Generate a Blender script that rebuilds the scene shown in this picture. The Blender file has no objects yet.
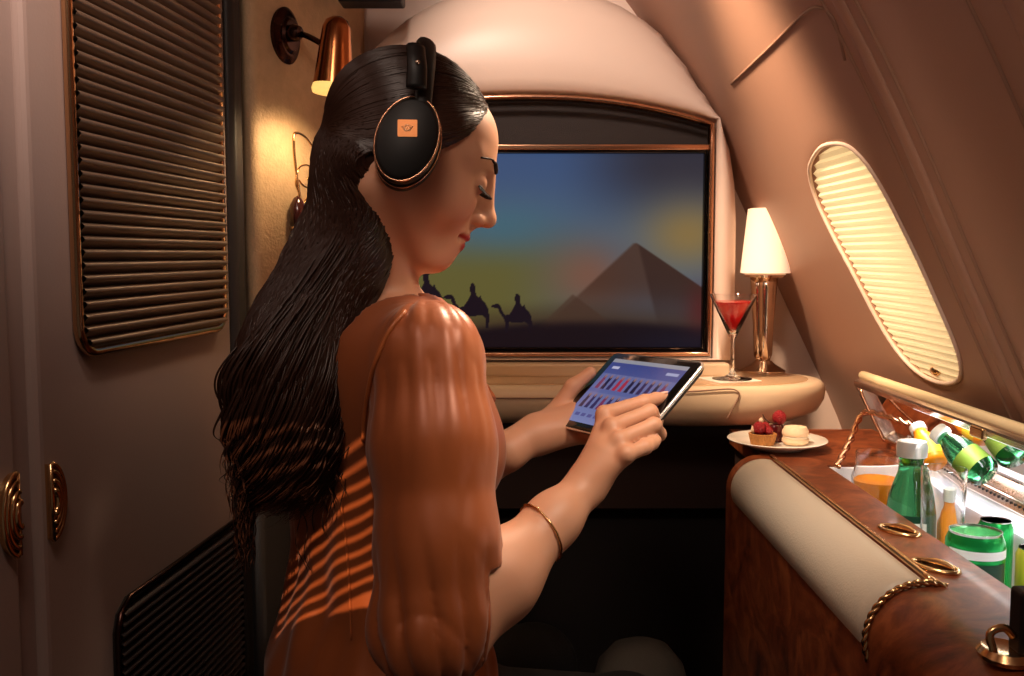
import bpy, math, random
import numpy as np
from mathutils import Vector, Matrix
rng = np.random.RandomState(7)
sc = bpy.context.scene
sc.view_settings.view_transform = 'Standard'
sc.view_settings.look = 'None'
sc.view_settings.exposure = 0.0
sc.view_settings.gamma = 1.0
sc.view_settings.use_curve_mapping = False
A = np.array
F = 995.0
PITCH = math.atan((338 - 255) / F)
CAM = A([0, 0, 1.1])
FW = A([0, math.cos(PITCH), -math.sin(PITCH)])
UP = A([0, math.sin(PITCH), math.cos(PITCH)])

def ray(px, py):
    return FW + A([1., 0, 0]) * (px - 512) / F - UP * (py - 338) / F
def W(px, py, Y):
    d = ray(px, py)
    return CAM + d * (Y / d[1])
def WZ(px, py, Z):
    d = ray(px, py)
    return CAM + d * ((Z - 1.1) / d[2])
def WX(px, py, X):
    d = ray(px, py)
    return CAM + d * (X / d[0])
def nrm(v):
    v = A(v, float)
    return v / np.linalg.norm(v)

# ------------------------------------------------------------------ materials
def lin(c):
    return tuple(((x / 255) / 12.92 if x / 255 <= .04045 else ((x / 255 + .055) / 1.055) ** 2.4) for x in c)

def mat(name, rgb, rough=.5, metal=0, noise=0, nscale=20, bump=0, bscale=60, emit=None, estr=0, trans=0, ior=1.45,
        coat=0, alpha=1, sss=0, sheen=0, aniso=0, stretch=(1, 1, 1), rgb2=None, spec=.5):
    m = bpy.data.materials.new(name)
    m.use_nodes = True
    nt = m.node_tree
    b = nt.nodes['Principled BSDF']
    c = (*lin(rgb), 1)
    b.inputs['Base Color'].default_value = c
    b.inputs['Roughness'].default_value = rough
    b.inputs['Metallic'].default_value = metal
    b.inputs['IOR'].default_value = ior
    b.inputs['Specular IOR Level'].default_value = spec
    b.inputs['Transmission Weight'].default_value = trans
    b.inputs['Coat Weight'].default_value = coat
    b.inputs['Coat Roughness'].default_value = .08
    b.inputs['Alpha'].default_value = alpha
    b.inputs['Anisotropic'].default_value = aniso
    if sss:
        b.inputs['Subsurface Weight'].default_value = sss
        b.inputs['Subsurface Radius'].default_value = (.012, .005, .003)
        b.inputs['Subsurface Scale'].default_value = .4
    if sheen:
        b.inputs['Sheen Weight'].default_value = sheen
    if emit:
        b.inputs['Emission Color'].default_value = (*lin(emit), 1)
        b.inputs['Emission Strength'].default_value = estr
    tc = nt.nodes.new('ShaderNodeTexCoord')
    mp = nt.nodes.new('ShaderNodeMapping')
    mp.inputs['Scale'].default_value = stretch
    nt.links.new(tc.outputs['Object'], mp.inputs['Vector'])
    if noise or rgb2:
        n = nt.nodes.new('ShaderNodeTexNoise')
        n.inputs['Scale'].default_value = nscale
        n.inputs['Detail'].default_value = 5
        nt.links.new(mp.outputs[0], n.inputs['Vector'])
        r = nt.nodes.new('ShaderNodeMix')
        r.data_type = 'RGBA'
        c2 = lin(rgb2) if rgb2 else tuple(x * (1 - noise) for x in c[:3])
        r.inputs['A'].default_value = c
        r.inputs['B'].default_value = (*c2, 1)
        cr = nt.nodes.new('ShaderNodeValToRGB')
        cr.color_ramp.elements[0].position = .35
        cr.color_ramp.elements[1].position = .68
        nt.links.new(n.outputs['Fac'], cr.inputs[0])
        nt.links.new(cr.outputs[0], r.inputs['Factor'])
        nt.links.new(r.outputs['Result'], b.inputs['Base Color'])
    if bump:
        n = nt.nodes.new('ShaderNodeTexNoise')
        n.inputs['Scale'].default_value = bscale
        n.inputs['Detail'].default_value = 3
        nt.links.new(mp.outputs[0], n.inputs['Vector'])
        bp = nt.nodes.new('ShaderNodeBump')
        bp.inputs['Strength'].default_value = bump
        bp.inputs['Distance'].default_value = .004
        nt.links.new(n.outputs['Fac'], bp.inputs['Height'])
        nt.links.new(bp.outputs[0], b.inputs['Normal'])
    return m

def attr_mat(name, rough=.4, emission=0, sss=0, spec=.5):
    """colour read from the mesh's own colour attribute: a screen picture (emission) or skin pigment"""
    m = bpy.data.materials.new(name)
    m.use_nodes = True
    nt = m.node_tree
    b = nt.nodes['Principled BSDF']
    at = nt.nodes.new('ShaderNodeAttribute')
    at.attribute_name = 'pigment'
    b.inputs['Roughness'].default_value = rough
    b.inputs['Specular IOR Level'].default_value = spec
    if emission:
        b.inputs['Base Color'].default_value = (.004, .004, .005, 1)
        nt.links.new(at.outputs['Color'], b.inputs['Emission Color'])
        b.inputs['Emission Strength'].default_value = emission
    else:
        nt.links.new(at.outputs['Color'], b.inputs['Base Color'])
        b.inputs['Subsurface Weight'].default_value = sss
        b.inputs['Subsurface Radius'].default_value = (.012, .005, .003)
        b.inputs['Subsurface Scale'].default_value = .3
        n = nt.nodes.new('ShaderNodeTexNoise')
        n.inputs['Scale'].default_value = 900
        bp = nt.nodes.new('ShaderNodeBump')
        bp.inputs['Strength'].default_value = .06
        bp.inputs['Distance'].default_value = .001
        nt.links.new(n.outputs['Fac'], bp.inputs['Height'])
        nt.links.new(bp.outputs[0], b.inputs['Normal'])
    return m

def burl(name):
    m = mat(name, (120, 58, 28), rough=.42, coat=.06)
    nt = m.node_tree
    b = nt.nodes['Principled BSDF']
    tc = nt.nodes.new('ShaderNodeTexCoord')
    n1 = nt.nodes.new('ShaderNodeTexNoise')
    n1.inputs['Scale'].default_value = 13
    n1.inputs['Detail'].default_value = 9
    n1.inputs['Roughness'].default_value = .68
    n1.inputs['Distortion'].default_value = 2.2
    nt.links.new(tc.outputs['Object'], n1.inputs['Vector'])
    cr = nt.nodes.new('ShaderNodeValToRGB')
    e = cr.color_ramp.elements
    e[0].position = .3; e[0].color = (*lin((62, 24, 10)), 1)
    e[1].position = .72; e[1].color = (*lin((160, 88, 48)), 1)
    k = e.new(.5); k.color = (*lin((118, 56, 27)), 1)
    nt.links.new(n1.outputs['Fac'], cr.inputs[0])
    nt.links.new(cr.outputs[0], b.inputs['Base Color'])
    return m

M = {}
def setup_mats():
    M['door'] = mat('door_laminate', (150, 128, 120), .42, bump=.05, bscale=300)
    M['door_dark'] = mat('dark_door_edge', (40, 34, 32), .5)
    M['louver'] = mat('louver_bronze', (128, 106, 88), .38, metal=.6)
    M['louver_low'] = mat('louver_dark_bronze', (70, 60, 60), .45, metal=.4)
    M['backing'] = mat('dark_backing', (26, 20, 18), .7)
    M['chrome'] = mat('polished_trim', (205, 165, 125), .16, metal=1)
    M['gold'] = mat('gold', (224, 184, 132), .2, metal=1)
    M['rose'] = mat('rose_gold', (216, 164, 130), .2, metal=1)
    M['copper'] = mat('copper_shade', (206, 134, 84), .17, metal=1)
    M['darkmetal'] = mat('dark_bronze', (70, 48, 42), .25, metal=1)
    M['cream'] = mat('cream_shell', (226, 200, 184), .4, bump=.03, bscale=250)
    M['cream_wall'] = mat('cream_textured_wall', (205, 172, 134), .6, noise=.12, nscale=60, bump=.3, bscale=220)
    M['shelf'] = mat('cream_shelf', (226, 200, 168), .32, coat=.2)
    M['fuselage'] = mat('fuselage_lining', (168, 128, 108), .5, bump=.04, bscale=200)
    M['seam'] = mat('panel_seam', (146, 110, 90), .5)
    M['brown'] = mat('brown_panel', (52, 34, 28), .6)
    M['black'] = mat('black_plastic', (12, 11, 11), .5)
    M['black_gloss'] = mat('black_gloss', (9, 9, 10), .12)
    M['carpet'] = mat('dark_carpet', (26, 22, 22), .95, bump=.5, bscale=500)
    M['burl'] = burl('burl_wood')
    M['leather'] = mat('beige_leather', (196, 182, 164), .42, bump=.12, bscale=420)
    M['shade_fabric'] = mat('lamp_shade_fabric', (250, 232, 205), .8, emit=(255, 220, 186), estr=.48)
    M['ivory'] = mat('ivory_diffuser', (255, 230, 170), .5, emit=(255, 205, 110), estr=1.0)
    pm = M['pleat'] = bpy.data.materials.new('pleated_shade'); pm.use_nodes = True
    nt = pm.node_tree; nt.nodes.remove(nt.nodes['Principled BSDF'])
    tr_, df_, mx_ = nt.nodes.new('ShaderNodeBsdfTranslucent'), nt.nodes.new('ShaderNodeBsdfDiffuse'), nt.nodes.new('ShaderNodeMixShader')
    tr_.inputs[0].default_value = (.95, .84, .62, 1); df_.inputs[0].default_value = (.9, .8, .62, 1); mx_.inputs[0].default_value = .4
    nt.links.new(tr_.outputs[0], mx_.inputs[1]); nt.links.new(df_.outputs[0], mx_.inputs[2])
    nt.links.new(mx_.outputs[0], nt.nodes['Material Output'].inputs[0])
    M['nickel'] = mat('polished_nickel', (224, 204, 184), .14, metal=1)
    M['glass'] = mat('clear_glass', (255, 255, 255), .02, trans=1, ior=1.45)
    M['red_drink'] = mat('red_cocktail', (240, 40, 48), .05, trans=.45, ior=1.33)
    M['plate'] = mat('white_porcelain', (245, 238, 226), .2, coat=.4)
    M['crust'] = mat('tart_crust', (205, 140, 75), .7, noise=.3, nscale=120, bump=.5, bscale=300)
    M['berry'] = mat('raspberry', (150, 18, 28), .35, bump=.8, bscale=500)
    M['glaze'] = mat('dark_berry_glaze', (70, 10, 16), .15, coat=.6)
    M['macaron'] = mat('macaron_shell', (244, 214, 178), .6, bump=.2, bscale=250)
    M['cream_fill'] = mat('pale_cream', (240, 226, 200), .6)
    M['choc'] = mat('chocolate', (60, 34, 24), .3)
    M['mirror'] = mat('mirror', (215, 205, 200), .03, metal=1)
    M['brushed'] = mat('brushed_champagne', (222, 206, 196), .26, metal=1, aniso=.5)
    M['tub'] = mat('bright_liner', (236, 236, 240), .3)
    M['led'] = mat('led_strip', (255, 255, 255), .5, emit=(235, 240, 255), estr=1.4)
    M['green_glass'] = mat('green_bottle_glass', (70, 160, 105), .03, trans=.95, ior=1.45)
    M['juice'] = mat('orange_juice', (250, 150, 24), .3)
    M['label_green'] = mat('dark_green_label', (12, 60, 40), .4)
    M['label_white'] = mat('white_label', (235, 238, 235), .5)
    M['label_yellow'] = mat('yellow_label', (240, 205, 50), .5)
    M['can_green'] = mat('green_can', (30, 170, 80), .25, metal=.7)
    M['alu'] = mat('aluminium', (205, 205, 205), .25, metal=1)
    M['silver_cap'] = mat('silver_cap', (225, 225, 222), .3, metal=.6)
    M['hair'] = mat('dark_brown_hair', (52, 30, 21), .34, spec=.5)
    M['satin'] = mat('copper_satin', (158, 82, 38), .40, bump=.12, bscale=26, stretch=(1, 1, .25), sheen=.15, spec=.6)
    M['satin'].node_tree.nodes['Principled BSDF'].inputs['Metallic'].default_value = .12
    M['piping'] = mat('satin_piping', (178, 98, 52), .35, spec=.6)
    M['trouser'] = mat('dark_navy_cloth', (13, 13, 17), .8, bump=.2, bscale=300)
    M['brow'] = mat('brow_hair', (36, 20, 14), .7)
    M['lash'] = mat('lash_black', (8, 6, 6), .6)
    M['nail'] = mat('nail', (240, 190, 170), .2, coat=.5)
    M['skin'] = attr_mat('skin', .5, 0, .12)
    M['pad_black'] = mat('black_cushion', (16, 14, 13), .55)
    M['grey_cloth'] = mat('grey_footrest_cloth', (72, 66, 60), .9, bump=.3, bscale=300)
    M['tv_picture'] = attr_mat('tv_picture', .3, 1.05, 0, .12)
    M['tab_picture'] = attr_mat('tablet_picture', .1, 1.0)
    M['white_metal'] = mat('tablet_edge', (235, 228, 220), .22, metal=.8)
    M['ceiling'] = mat('ceiling_lining', (150, 112, 90), .6)
    M['paper'] = mat('white_paper', (245, 235, 220), .8)
setup_mats()

# ------------------------------------------------------------------ object helpers
COL = sc.collection
def wloc(o):
    p = A([0., 0, 0])
    while o is not None:
        p += A(o.location)
        o = o.parent
    return p
def tag(o, label=None, cat=None, group=None, kind=None):
    if label: o['label'] = label
    if cat: o['category'] = cat
    if group: o['group'] = group
    if kind: o['kind'] = kind
    return o
def thing(name, label, cat, loc, group=None):
    o = bpy.data.objects.new(name, None)
    COL.objects.link(o)
    o.location = tuple(float(x) for x in loc)
    o.empty_display_size = .02
    return tag(o, label, cat, group)
def mesh(name, vf, m, parent=None, smooth=True, bevel=0, solid=0, subsurf=0, origin=None, angle=None, attr=None):
    v, f = vf
    v = np.asarray(v, float).reshape(-1, 3)
    base = wloc(parent) if parent is not None else (A(origin, float) if origin is not None else v.mean(0))
    me = bpy.data.meshes.new(name)
    vv = v - base
    if isinstance(f, np.ndarray) and f.ndim == 2:
        n, k = f.shape
        me.vertices.add(len(vv)); me.vertices.foreach_set('co', vv.ravel().astype(np.float32))
        me.loops.add(n * k); me.loops.foreach_set('vertex_index', f.ravel().astype(np.int32))
        me.polygons.add(n); me.polygons.foreach_set('loop_start', np.arange(0, n * k, k, dtype=np.int32))
        me.polygons.foreach_set('loop_total', np.full(n, k, np.int32))
        me.update(calc_edges=True); me.validate()
    else:
        me.from_pydata(vv.tolist(), [], [list(map(int, q)) for q in f])
        me.update()
    if attr is not None:
        ca = me.color_attributes.new('pigment', 'FLOAT_COLOR', 'POINT')
        ca.data.foreach_set('color', np.c_[attr, np.ones(len(attr))].ravel().astype(np.float32))
    o = bpy.data.objects.new(name, me)
    COL.objects.link(o)
    me.materials.append(m)
    if parent is not None:
        o.parent = parent
    else:
        o.location = tuple(base)
    if smooth:
        me.polygons.foreach_set('use_smooth', [True] * len(me.polygons))
    if solid:
        md = o.modifiers.new('s', 'SOLIDIFY'); md.thickness = solid; md.offset = -1
    if bevel:
        md = o.modifiers.new('b', 'BEVEL'); md.width = bevel; md.segments = 3; md.limit_method = 'ANGLE'; md.angle_limit = .6
    if subsurf:
        md = o.modifiers.new('u', 'SUBSURF'); md.levels = subsurf; md.render_levels = subsurf
    if smooth and angle is not None:
        md = o.modifiers.new('e', 'EDGE_SPLIT'); md.split_angle = angle
    return o

def cat_vf(*vfs):
    V, Fc, n = [], [], 0
    for v, f in vfs:
        v = np.asarray(v, float)
        V.append(v); Fc += [[int(i) + n for i in q] for q in f]
        n += len(v)
    return np.concatenate(V), Fc
def box(c, s, R=None):
    c, s = A(c, float), A(s, float) / 2
    v = A([[x, y, z] for z in (-1, 1) for y in (-1, 1) for x in (-1, 1)]) * s
    if R is not None: v = v @ np.asarray(R).T
    return v + c, [[0, 2, 3, 1], [4, 5, 7, 6], [0, 1, 5, 4], [2, 6, 7, 3], [0, 4, 6, 2], [1, 3, 7, 5]]
def frame_from(d):
    d = nrm(d)
    a = A([0, 0, 1.]) if abs(d[2]) < .9 else A([1., 0, 0])
    x = nrm(np.cross(a, d))
    return x, np.cross(d, x), d
def lathe(prof, c=(0, 0, 0), n=32, axis=(0, 0, 1), sx=1, sy=1, xdir=None):
    X, Y, Z = frame_from(axis) if xdir is None else (nrm(xdir), np.cross(nrm(axis), nrm(xdir)), nrm(axis))
    v, f = [], []
    for r, z in prof:
        for k in range(n):
            t = 2 * math.pi * k / n
            v.append(A(c) + X * (r * math.cos(t) * sx) + Y * (r * math.sin(t) * sy) + Z * z)
    m = len(prof)
    for i in range(m - 1):
        for k in range(n):
            k2 = (k + 1) % n
            f.append([i * n + k, i * n + k2, (i + 1) * n + k2, (i + 1) * n + k])
    if prof[0][0] > 1e-6: f.append(list(range(n))[::-1])
    if prof[-1][0] > 1e-6: f.append(list(range((m - 1) * n, m * n)))
    return A(v), f
def tube(pts, r, n=8, closed=False, cap=True, flat=1.0, side=None):
    pts = np.asarray(pts, float)
    m = len(pts)
    rr = np.broadcast_to(np.asarray(r, float), (m,))
    v, f = [], []
    ref = None
    for i in range(m):
        if closed: d = pts[(i + 1) % m] - pts[i - 1]
        else: d = pts[min(i + 1, m - 1)] - pts[max(i - 1, 0)]
        d = nrm(d)
        if side is not None: x = nrm(A(side) - d * np.dot(side, d))
        elif ref is None: x = frame_from(d)[0]
        else: x = nrm(ref - d * np.dot(ref, d))
        ref = x
        y = np.cross(d, x)
        for k in range(n):
            t = 2 * math.pi * k / n
            v.append(pts[i] + x * rr[i] * math.cos(t) + y * rr[i] * flat * math.sin(t))
    for i in range(m if closed else m - 1):
        j = (i + 1) % m
        for k in range(n):
            k2 = (k + 1) % n
            f.append([i * n + k, i * n + k2, j * n + k2, j * n + k])
    if cap and not closed:
        f.append(list(range(n))[::-1]); f.append(list(range((m - 1) * n, m * n)))
    return A(v), f
def loft(loops, closed=True, cap=(False, False)):
    n = len(loops[0])
    v = np.concatenate([np.asarray(l, float) for l in loops])
    f = []
    for i in range(len(loops) - 1):
        for k in range(n if closed else n - 1):
            k2 = (k + 1) % n
            f.append([i * n + k, i * n + k2, (i + 1) * n + k2, (i + 1) * n + k])
    if cap[0]: f.append(list(range(n))[::-1])
    if cap[1]: f.append(list(range((len(loops) - 1) * n, len(loops) * n)))
    return v, f
def catmull(p, n):
    p = np.asarray(p, float)
    q = np.vstack([2 * p[0] - p[1], p, 2 * p[-1] - p[-2]])
    out = []
    for i in range(len(p) - 1):
        a, b, c, d = q[i:i + 4]
        for t in np.linspace(0, 1, n, endpoint=False):
            out.append(.5 * (2 * b + (c - a) * t + (2 * a - 5 * b + 4 * c - d) * t * t + (3 * b - a - 3 * c + d) * t ** 3))
    out.append(p[-1])
    return A(out)
def rrect(w, h, r, n=6):
    out = []
    for cx, cy, a0 in ((w / 2 - r, h / 2 - r, 0), (-w / 2 + r, h / 2 - r, 90), (-w / 2 + r, -h / 2 + r, 180), (w / 2 - r, -h / 2 + r, 270)):
        for k in range(n + 1):
            a = math.radians(a0 + 90 * k / n)
            out.append([cx + r * math.cos(a), cy + r * math.sin(a)])
    return A(out)
def on_plane(pts2, c, x, y):
    p = np.asarray(pts2)
    return A(c) + p[:, :1] * A(x) + p[:, 1:2] * A(y)
def slab(pts2, c, x, y, thick):
    """a prism: outline in the plane (c, x, y), thickness towards -normal"""
    n = np.cross(x, y)
    a = on_plane(pts2, c, x, y)
    return loft([a - n * thick, a], cap=(True, True))

# ------------------------------------------------------------------ cabin shell
PZ = A([-.05, .3, .5, .65, .8, .93, 1.075, 1.22, 1.35, 1.5, 1.65, 1.78, 1.88])
PX = A([.71, .70, .68, .65, .60, .535, .465, .40, .332, .24, .12, -.03, -.2])
_zz = np.linspace(-.05, 1.88, 400)
_xx = np.interp(_zz, PZ, PX)
_k = np.ones(31) / 31
_xs = np.convolve(np.pad(_xx, 15, 'edge'), _k, 'valid')
def wallx(z): return np.interp(z, _zz, _xs)
def wallhit(px, py):
    d = ray(px, py)
    t = np.linspace(.3, 3, 5400)
    p = CAM + d * t[:, None]
    i = int(np.argmax(p[:, 0] > wallx(p[:, 2])))
    return p[i]
YB = 1.80    # bulkhead

def build_shell():
    f = mesh('floor', box((0, 1.1, -.02), (1.7, 2.2, .04)), M['carpet'], smooth=False); tag(f, kind='structure')
    # right fuselage wall with an oval opening
    out = [wallhit(*q)[1:] for q in [(808, 180), (815, 160), (834, 147), (855, 150), (871, 170), (890, 206), (915, 256), (938, 308), (957, 350),
                                     (963, 370), (956, 379), (938, 380), (917, 371), (899, 354), (878, 320), (859, 283), (840, 247), (822, 213)]]
    out = A(out)
    cy, cz = out.mean(0)
    ang = np.unwrap(np.arctan2(out[:, 1] - cz, out[:, 0] - cy))
    rad = np.hypot(out[:, 0] - cy, out[:, 1] - cz)
    n = 96
    th = np.linspace(0, 2 * math.pi, n, endpoint=False)
    order = np.argsort(ang % (2 * math.pi))
    rr = np.interp(th, (ang % (2 * math.pi))[order], rad[order], period=2 * math.pi)
    rr = np.convolve(np.r_[rr[-4:], rr, rr[:4]], np.ones(7) / 7, 'same')[4:-4]
    win = np.c_[cy + rr * np.cos(th), cz + rr * np.sin(th)]
    y0, y1, z0, z1 = .05, 2.1, -.02, 1.87
    def edge(t):
        c, s = math.cos(t), math.sin(t)
        k = min(((y1 if c > 0 else y0) - cy) / c if abs(c) > 1e-9 else 1e9, ((z1 if s > 0 else z0) - cz) / s if abs(s) > 1e-9 else 1e9)
        return [cy + k * c, cz + k * s]
    outer = A([edge(t) for t in th])
    for cnr in ((y0, z0), (y1, z0), (y1, z1), (y0, z1)):
        i = int(np.argmin(((outer - A(cnr)) ** 2).sum(1))); outer[i] = cnr
    loops = []
    fun = [(0, .03), (.012, .012), (.03, .002)]
    def P(yz, push=0):
        yz = np.asarray(yz)
        return np.c_[wallx(yz[:, 1]) + push, yz]
    for s, push in ((0, .010), (.0, .005), (.003, .0015), (.009, .0003)):
        q = win + (win - A([cy, cz])) / np.linalg.norm(win - A([cy, cz]), axis=1)[:, None] * s
        loops.append(P(q, push))
    q0 = win + (win - A([cy, cz])) / np.linalg.norm(win - A([cy, cz]), axis=1)[:, None] * .02
    for s in np.linspace(0, 1, 26) ** 1.3:
        loops.append(P(q0 * (1 - s) + outer * s))
    wv, wf = loft(loops)
    w = mesh('wall_right', (wv, [q[::-1] for q in wf]), M['fuselage']); tag(w, kind='structure')
    # window: raised rim, pleated shade, pull tab
    wd = thing('window_1', None, None, (wallx(cz), cy, cz)); tag(wd, kind='structure')
    rim = tube(P(win + (win - A([cy, cz])) * .012, .0005), .0028, 8, closed=True)
    mesh('window_frame', rim, M['cream'], wd)
    # pleats: zigzag rows across the height, clipped to the opening by scaling each row to its width
    zs0, zs1 = win[:, 1].min() - .004, win[:, 1].max() + .004
    rows = 62
    v = []
    nc = 14
    order = np.argsort(th)
    for i in range(rows + 1):
        z = zs0 + (zs1 - zs0) * i / rows
        ys = [win[k, 0] + (z - win[k, 1]) * (win[(k + 1) % n, 0] - win[k, 0]) / (win[(k + 1) % n, 1] - win[k, 1]) for k in range(n)
              if (win[k, 1] - z) * (win[(k + 1) % n, 1] - z) < 0]
        if len(ys) < 2:
            k = int(np.argmin(abs(win[:, 1] - z))); ys = [win[k, 0] - .02, win[k, 0] + .02]
        a, b = min(ys) - .006, max(ys) + .006
        for j in range(nc):
            v.append([wallx(z) + .0065 + (.0022 if i % 2 else -.0022), a + (b - a) * j / (nc - 1), z])
    fc = [[i * nc + j, i * nc + j + 1, (i + 1) * nc + j + 1, (i + 1) * nc + j] for i in range(rows) for j in range(nc - 1)]
    mesh('pleated_shade', (v, fc), M['pleat'], wd, smooth=False)
    hp = WX(930, 373, .505)
    hp = wallhit(931, 373)
    nn = nrm([-1, 0, -.42])
    mesh('shade_pull', lathe([(0, -.004), (.011, -.003), (.012, .002), (.008, .006), (0, .007)], hp + nn * -.008, 20, nn, sx=1, sy=.6, xdir=(0, 1, 0)), M['gold'], wd)
    # daylight outside, shining through the shade
    ar = bpy.data.lights.new('daylight', 'AREA'); ar.energy = 1.05; ar.color = (1, .76, .48); ar.shape = 'RECTANGLE'; ar.size = .36; ar.size_y = .36
    lo = bpy.data.objects.new('daylight', ar); COL.objects.link(lo)
    lo.location = (wallx(cz + .03) + .11, cy + .02, cz + .06)
    lo.rotation_euler = Vector((-1, 0, -.42)).to_track_quat('-Z', 'Y').to_euler()
    # raised frame ribs and joints of the lining
    k = 0
    for yy, r, flat, mm in ((1.06, .0022, 1, 'seam'), (.985, .0022, 1, 'seam'), (1.022, .012, .35, 'fuselage'), (.80, .002, 1, 'seam'), (.74, .014, .35, 'fuselage'), (.68, .002, 1, 'seam')):
        zz = np.linspace(.84, 1.7, 60)
        pts = np.c_[wallx(zz) - .0005, np.full(60, yy), zz]
        k += 1
        o = mesh('trim_%d' % k, tube(pts, r, 10, side=(0, 1, 0), flat=flat), M[mm]); tag(o, kind='structure')
    zt = A([wallhit(*q) - A([.0012, 0, 0]) for q in catmull([(732, 84), (770, 48), (806, 13), (822, 8), (836, 22), (846, 60)], 8)])
    o = mesh('trim_7', tube(zt, .0018, 8), M['seam']); tag(o, kind='structure')
    # bulkhead behind the television
    o = mesh('wall_back', box((0, YB + .02, .93), (1.6, .04, 1.9)), M['cream'], smooth=False); tag(o, kind='structure')
    # dark lower panel and footwell below the shelf
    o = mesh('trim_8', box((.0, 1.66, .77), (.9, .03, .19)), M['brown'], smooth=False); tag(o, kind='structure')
    o = mesh('ceiling', box((-.05, 1.0, 1.90), (1.5, 2.0, .04)), M['ceiling'], smooth=False); tag(o, kind='structure')
build_shell()

# left wall: the suite door leaf, its neighbour and the pillar
LDIR = nrm([.09, 1, 0])
LN = A([LDIR[1], -LDIR[0], 0])          # into the suite
L0 = A([-.399, 1.35, 0])
def LP(px, py):                          # pixel -> point on the door plane
    d = ray(px, py)
    t = np.dot(L0 - CAM, LN) / np.dot(d, LN)
    return CAM + d * t
def Lc(p):                               # world -> (along, z)
    return A([np.dot(p - L0, LDIR), p[2]])
def LW(a, z, off=0): return L0 + LDIR * a + A([0, 0, z]) + LN * off

def louver_unit(root, outline, pitch, m_slat, m_frame, frame_r, name, tilt=.35, depth=.012):
    """framed panel of horizontal slats clipped to an outline given as (along, z)"""
    out = np.asarray(outline)
    part = mesh(name, slab(out, LW(0, 0, .002), LDIR, A([0, 0, 1.]), .004), M['backing'], root, smooth=False)
    mesh('panel_frame', tube([LW(a, z, .006) for a, z in out], frame_r, 10, closed=True, side=LN), m_frame, part)
    vf = []
    n = len(out)
    z = out[:, 1].min() + pitch * .8
    while z < out[:, 1].max() - pitch * .4:
        xs = [out[k, 0] + (z - out[k, 1]) * (out[(k + 1) % n, 0] - out[k, 0]) / (out[(k + 1) % n, 1] - out[k, 1]) for k in range(n) if (out[k, 1] - z) * (out[(k + 1) % n, 1] - z) < 0]
        if len(xs) >= 2 and max(xs) - min(xs) > .02:
            a, b = min(xs) + .002, max(xs) - .002
            h = pitch * .62
            pr = [(0.003, -h), (.003 + depth * .75, -h * .35), (.003 + depth, h * .1), (.003 + depth * .8, h * .45), (.003, h * .62)]
            vf.append(loft([[LW(s, z + dz, o) for o, dz in pr] for s in (a, b)], closed=False))
        z += pitch
    mesh('louver_slat', cat_vf(*vf), m_slat, part)
    return part

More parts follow.
